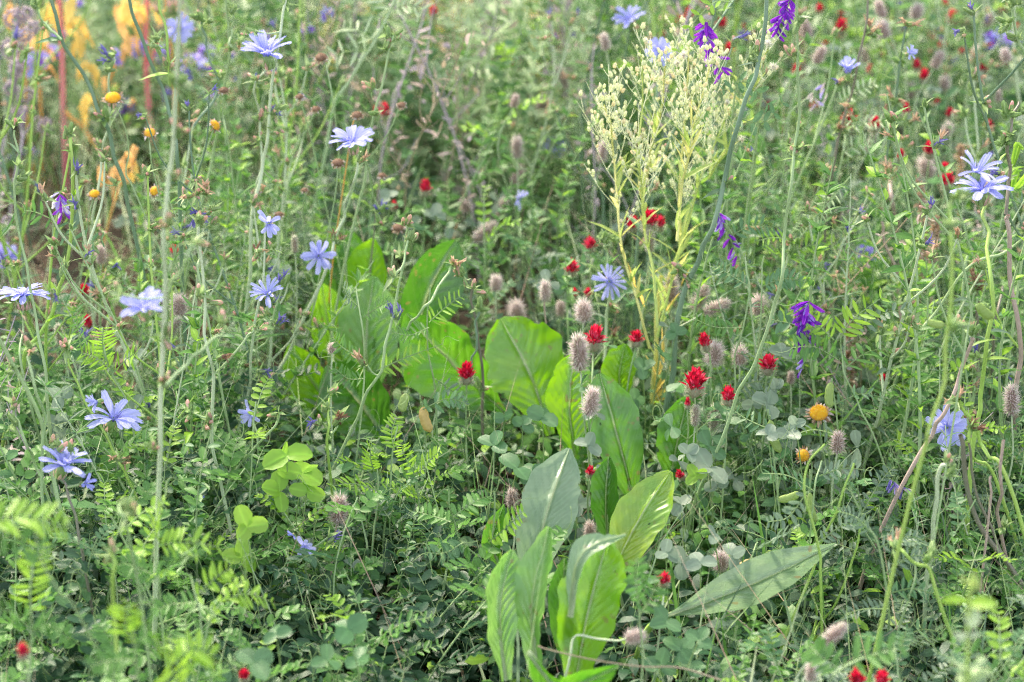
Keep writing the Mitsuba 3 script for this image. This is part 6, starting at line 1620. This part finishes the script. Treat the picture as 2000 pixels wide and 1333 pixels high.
def budded_parts(seed, h, k):
    """A bare branching chicory stem with sessile buds at its nodes."""
    r = np.random.default_rng(seed)
    p = local_stem(h, r.uniform(.02, .32), r, 26, .18)
    p = wiggle(p, r, .002)
    m = MB()
    m.tube(p, .0024, .0013, k, 6)
    out, tips = [('stem', None)], [(p[25], p[25] - p[23])]
    for q_ in range(int(r.integers(2, 5))):
        i_ = int(r.integers(9, 22))
        az = r.uniform(0, 6.28)
        L = h * r.uniform(.12, .34)
        e = p[i_] + np.array([math.cos(az) * .5, math.sin(az) * .5, .85]) * L
        m.tube(spline([p[i_], (p[i_] + e) / 2 + np.array([math.cos(az), math.sin(az), 0]) * .10 * L, e], 8), .0015, .0010, k, 5)
        tips.append((e, e - p[i_]))
    tips += [(p[int(i_)], np.array([r.normal(0, .5), r.normal(0, .5), .8])) for i_ in r.choice(np.arange(9, 25), 5, replace=False)]
    out[0] = ('stem', m.ply(STEM))
    for c, d in tips:
        m = MB()
        for w_ in range(int(r.integers(1, 4))):
            chicory_bud(m, c + r.normal(0, .002, 3), unit(d) + r.normal(0, .45, 3), .0115 * r.uniform(.75, 1.2), r, ['bud', 'green', 'bud', 'bud', 'green', 'spent', 'bud', 'withered'][r.integers(8)])
        dd = unit(d) * .6 + randdir(r, 3)
        m.leaflets(np.repeat(c[None], 3, 0), dd, unit(d), r.uniform(.008, .02, 3), r.uniform(.003, .006, 3), 'bud_green', 'lance')
        out.append(('bud_cluster', m.ply(LEAF)))
    for q_ in range(4):
        i_ = int(r.integers(3, 16))
        az = r.uniform(0, 6.28)
        m = MB()
        d = unit([math.cos(az), math.sin(az), .5])
        m.leaflets(p[i_], d, unit(np.array([0, 0, 1.0]) - d * d[2]), r.uniform(.02, .045), r.uniform(.005, .009), r.choice(['alfalfa', 'glaucous', 'clover']), 'lance', bend=.3, fold=.3)
        out.append(('leaf', m.ply(LEAF)))
    return out


KINDS = {
    'budded': [budded_parts(950 + s, h, k) for s, (h, k) in enumerate(((.42, 'stem_pale'), (.5, 'stem'), (.36, 'stem_pale'), (.55, 'stem_bright'), (.46, 'stem_pale'), (.6, 'glaucous')))],
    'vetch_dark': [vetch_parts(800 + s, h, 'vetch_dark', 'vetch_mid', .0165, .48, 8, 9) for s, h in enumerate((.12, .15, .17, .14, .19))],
    'vetch_bright': [vetch_parts(820 + s, h, 'vetch_mid', 'vetch_young', .0145, .38, 8, 10) for s, h in enumerate((.17, .21, .19, .24, .22))],
    'vetch_grey': [vetch_parts(840 + s, h, 'glaucous', 'clover', .011, .40, 9, 10) for s, h in enumerate((.14, .18, .21, .16))],
    'clover_grey': [clover_parts(860 + s, h, sz, 'silver') for s, (h, sz) in enumerate(((.08, .016), (.11, .018), (.09, .014)))],
    'clover_green': [clover_parts(870 + s, h, sz, 'clover') for s, (h, sz) in enumerate(((.08, .014), (.11, .017), (.13, .015)))],
    'alfalfa': [shoot_parts(880 + s, h, ('alfalfa', 'vetch_mid', 'clover'), 'stem', .022, .0075, 27, 'ell', 2) for s, h in enumerate((.20, .26, .32, .24))],
    'bright_leaf': [shoot_parts(885 + s, h, ('vetch_young', 'alfalfa', 'vetch_mid', 'vetch_mid'), 'stem', .026, .0075, 27, 'lance', 2, .7) for s, h in enumerate((.26, .34, .42, .3))],
    'thin_leaved': [shoot_parts(890 + s, h, ('glaucous', 'clover', 'alfalfa'), 'stem_pale', .030, .0028, 36, 'lin', 2) for s, h in enumerate((.24, .32, .40, .28))],
    'pale_weed': [shoot_parts(900 + s, h, ('back_pale', 'back_green', 'back_pale'), 'back_pale', .045, .007, 36, 'lance', 3) for s, h in enumerate((.34, .46, .55, .40))],
    'green_weed': [shoot_parts(910 + s, h, ('back_green', 'alfalfa', 'clover'), 'stem', .040, .014, 30, 'ell', 2) for s, h in enumerate((.26, .36, .45))],
    'olive_spike': [spike_parts(920 + s, h, ('olive', 'olive', 'leaf_yellow', 'cream'), 'olive', 260, .022) for s, h in enumerate((.38, .5, .6))],
    'dry': [dry_parts(930 + s, h, k) for s, (h, k) in enumerate(((.3, 'stem_dry'), (.42, 'grey_purple'), (.5, 'stem_dry'), (.36, 'grey_purple')))],
}
NAMES = {'budded': ('chicory_plant', 'chicory', 'bare branching pale green chicory stem with small pinkish buds'), 'vetch_dark': ('vetch_plant', 'vetch', 'low dark vetch plant with rounded paired leaflets in the undergrowth'), 'vetch_bright': ('vetch_plant', 'vetch', 'vetch plant with paired leaflets and a bright yellow green tip'),
         'vetch_grey': ('vetch_plant', 'vetch', 'grey green vetch plant with fine paired leaflets in the undergrowth'), 'clover_grey': ('clover_plant', 'clover leaves', 'silvery three leaflet clover plant in the undergrowth'),
         'clover_green': ('clover_plant', 'clover leaves', 'green three leaflet clover plant in the undergrowth'), 'alfalfa': ('leafy_weed', 'weed', 'upright weed with small oval leaves among the stems'),
         'bright_leaf': ('leafy_weed', 'weed', 'fresh green shoot with narrow pointed leaves among the stems'),
         'thin_leaved': ('thin_leaved_weed', 'weed', 'slender weed with very narrow grey green leaves'), 'pale_weed': ('pale_weed', 'weed', 'tall pale green weed with narrow leaves, blurred'),
         'green_weed': ('leafy_weed', 'weed', 'mid green leafy weed blurred in the background'), 'olive_spike': ('olive_spike_weed', 'weed', 'olive yellow seed spike blurred in the background'), 'dry': ('dry_weed', 'dry weed', 'dry grey brown branching stem')}


def zone(px, py):
    return ('lower ' if py > 880 else 'middle ' if py > 430 else 'upper ') + ('left' if px < 650 else 'right' if px > 1330 else 'centre')


def height(parts_):
    return max(float(meshkit.WRITTEN[p_['filename']][0][:, 2].max()) for _, p_ in parts_)


HEIGHT = {k: [height(v_) for v_ in vs] for k, vs in KINDS.items()}


def sow(kind, n, y0, y1, seed, where=None, smin=.8, smax=1.2):
    r = np.random.default_rng(seed)
    xs, ys = spread(n * 6, r, y0, y1, .12)
    done = 0
    for x, y in zip(xs, ys):
        if done >= n:
            break
        w_ = int(r.integers(len(KINDS[kind])))
        parts_ = KINDS[kind][w_]
        s = r.uniform(smin, smax)
        h = HEIGHT[kind][w_] * s
        z0 = float(ground_z(x, y))
        q_ = pix(np.array([x, y, z0 + h * .55]))
        if kind not in ('budded', 'dry') and q_[0] < 300 and 440 < pix(np.array([x, y, z0]))[1] < 800 and r.uniform() < .8:
            continue
        if where is not None and not where(q_[0], q_[1], r):
            continue
        if not (-140 < q_[0] < 2140 and -60 < q_[1] < 1480) or not clear(x, y, h * .95, .05 if kind != 'budded' else .02):
            continue
        name, cat, lab = NAMES[kind]
        zn = zone(min(max(q_[0], 0), 1999), min(max(q_[1], 0), 1332))
        t = thing(name, f'{lab}, {zn} of the photo', cat, f'{lab}, {zn}')
        a = r.uniform(0, 6.28)
        M = np.array(T().translate([x, y, z0 - .003]).rotate([0, 0, 1], math.degrees(a)).rotate([1, 0, 0], r.normal(0, 6)).scale(s).matrix, float)
        for nm, p_ in parts_:
            place(t, nm, p_, M)
        done += 1


left = lambda px, py, r: px < 1000 or r.uniform() < .3
right = lambda px, py, r: px > 1250 or r.uniform() < .12
tops = lambda px, py, r: py < 420
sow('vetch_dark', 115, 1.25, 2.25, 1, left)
sow('vetch_bright', 48, 1.3, 2.5, 2, lambda px, py, r: (px < 1000 or px > 1300) and not (px < 330 and 430 < py < 720))
sow('vetch_grey', 70, 1.3, 2.5, 3, right)
sow('vetch_grey', 26, 1.9, 2.9, 13, lambda px, py, r: 250 < px < 1400)
sow('clover_grey', 22, 1.5, 2.9, 4, smax=1.4)
sow('clover_green', 30, 1.4, 2.9, 5, smax=1.4)
sow('alfalfa', 60, 1.9, 3.0, 6, lambda px, py, r: not (px < 330 and 430 < py < 720) and (px < 650 or px > 1300 or py < 420 or r.uniform() < .4))
sow('thin_leaved', 84, 1.9, 3.0, 7, lambda px, py, r: px > 1330 or (px < 620 and r.uniform() < .4), .6, 1.1)
sow('pale_weed', 48, 2.8, 4.5, 8, lambda px, py, r: px < 1250 or py < 20)
sow('green_weed', 70, 2.8, 4.5, 9, lambda px, py, r: px < 1300 or py < 60)
sow('olive_spike', 62, 3.1, 4.6, 10, lambda px, py, r: 480 < px < 1300 or r.uniform() < .12)
sow('dry', 56, 2.6, 4.4, 11, lambda px, py, r: px < 1250)
sow('dry', 12, 1.9, 2.6, 12, lambda px, py, r: px > 1450 or px < 450, .5, .8)
sow('clover_grey', 30, 2.9, 4.3, 14, lambda px, py, r: px > 1300, 1.1, 1.7)
sow('vetch_bright', 26, 2.6, 3.8, 15, None, 1.0, 1.6)
sow('budded', 70, 2.0, 3.2, 16, lambda px, py, r: px < 540 or px > 1360 and py > 200 or (py < 300 and not 560 < px < 960), .75, 1.15)
sow('budded', 18, 3.0, 4.4, 17, lambda px, py, r: px < 1200, .8, 1.2)
sow('alfalfa', 26, 1.3, 2.15, 18, lambda px, py, r: px < 960, .6, .95)
sow('clover_green', 18, 1.3, 2.1, 19, lambda px, py, r: px < 1000 or px > 1350, .9, 1.4)
sow('alfalfa', 26, 1.4, 2.4, 20, lambda px, py, r: px > 1330, .5, .85)
sow('bright_leaf', 40, 1.9, 2.9, 21, lambda px, py, r: 230 < px < 640 and 260 < py < 820)
sow('bright_leaf', 44, 1.8, 3.0, 22, lambda px, py, r: px > 1340 and 240 < py < 860)
sow('bright_leaf', 14, 2.5, 3.2, 23, lambda px, py, r: px < 1340 and py < 420)
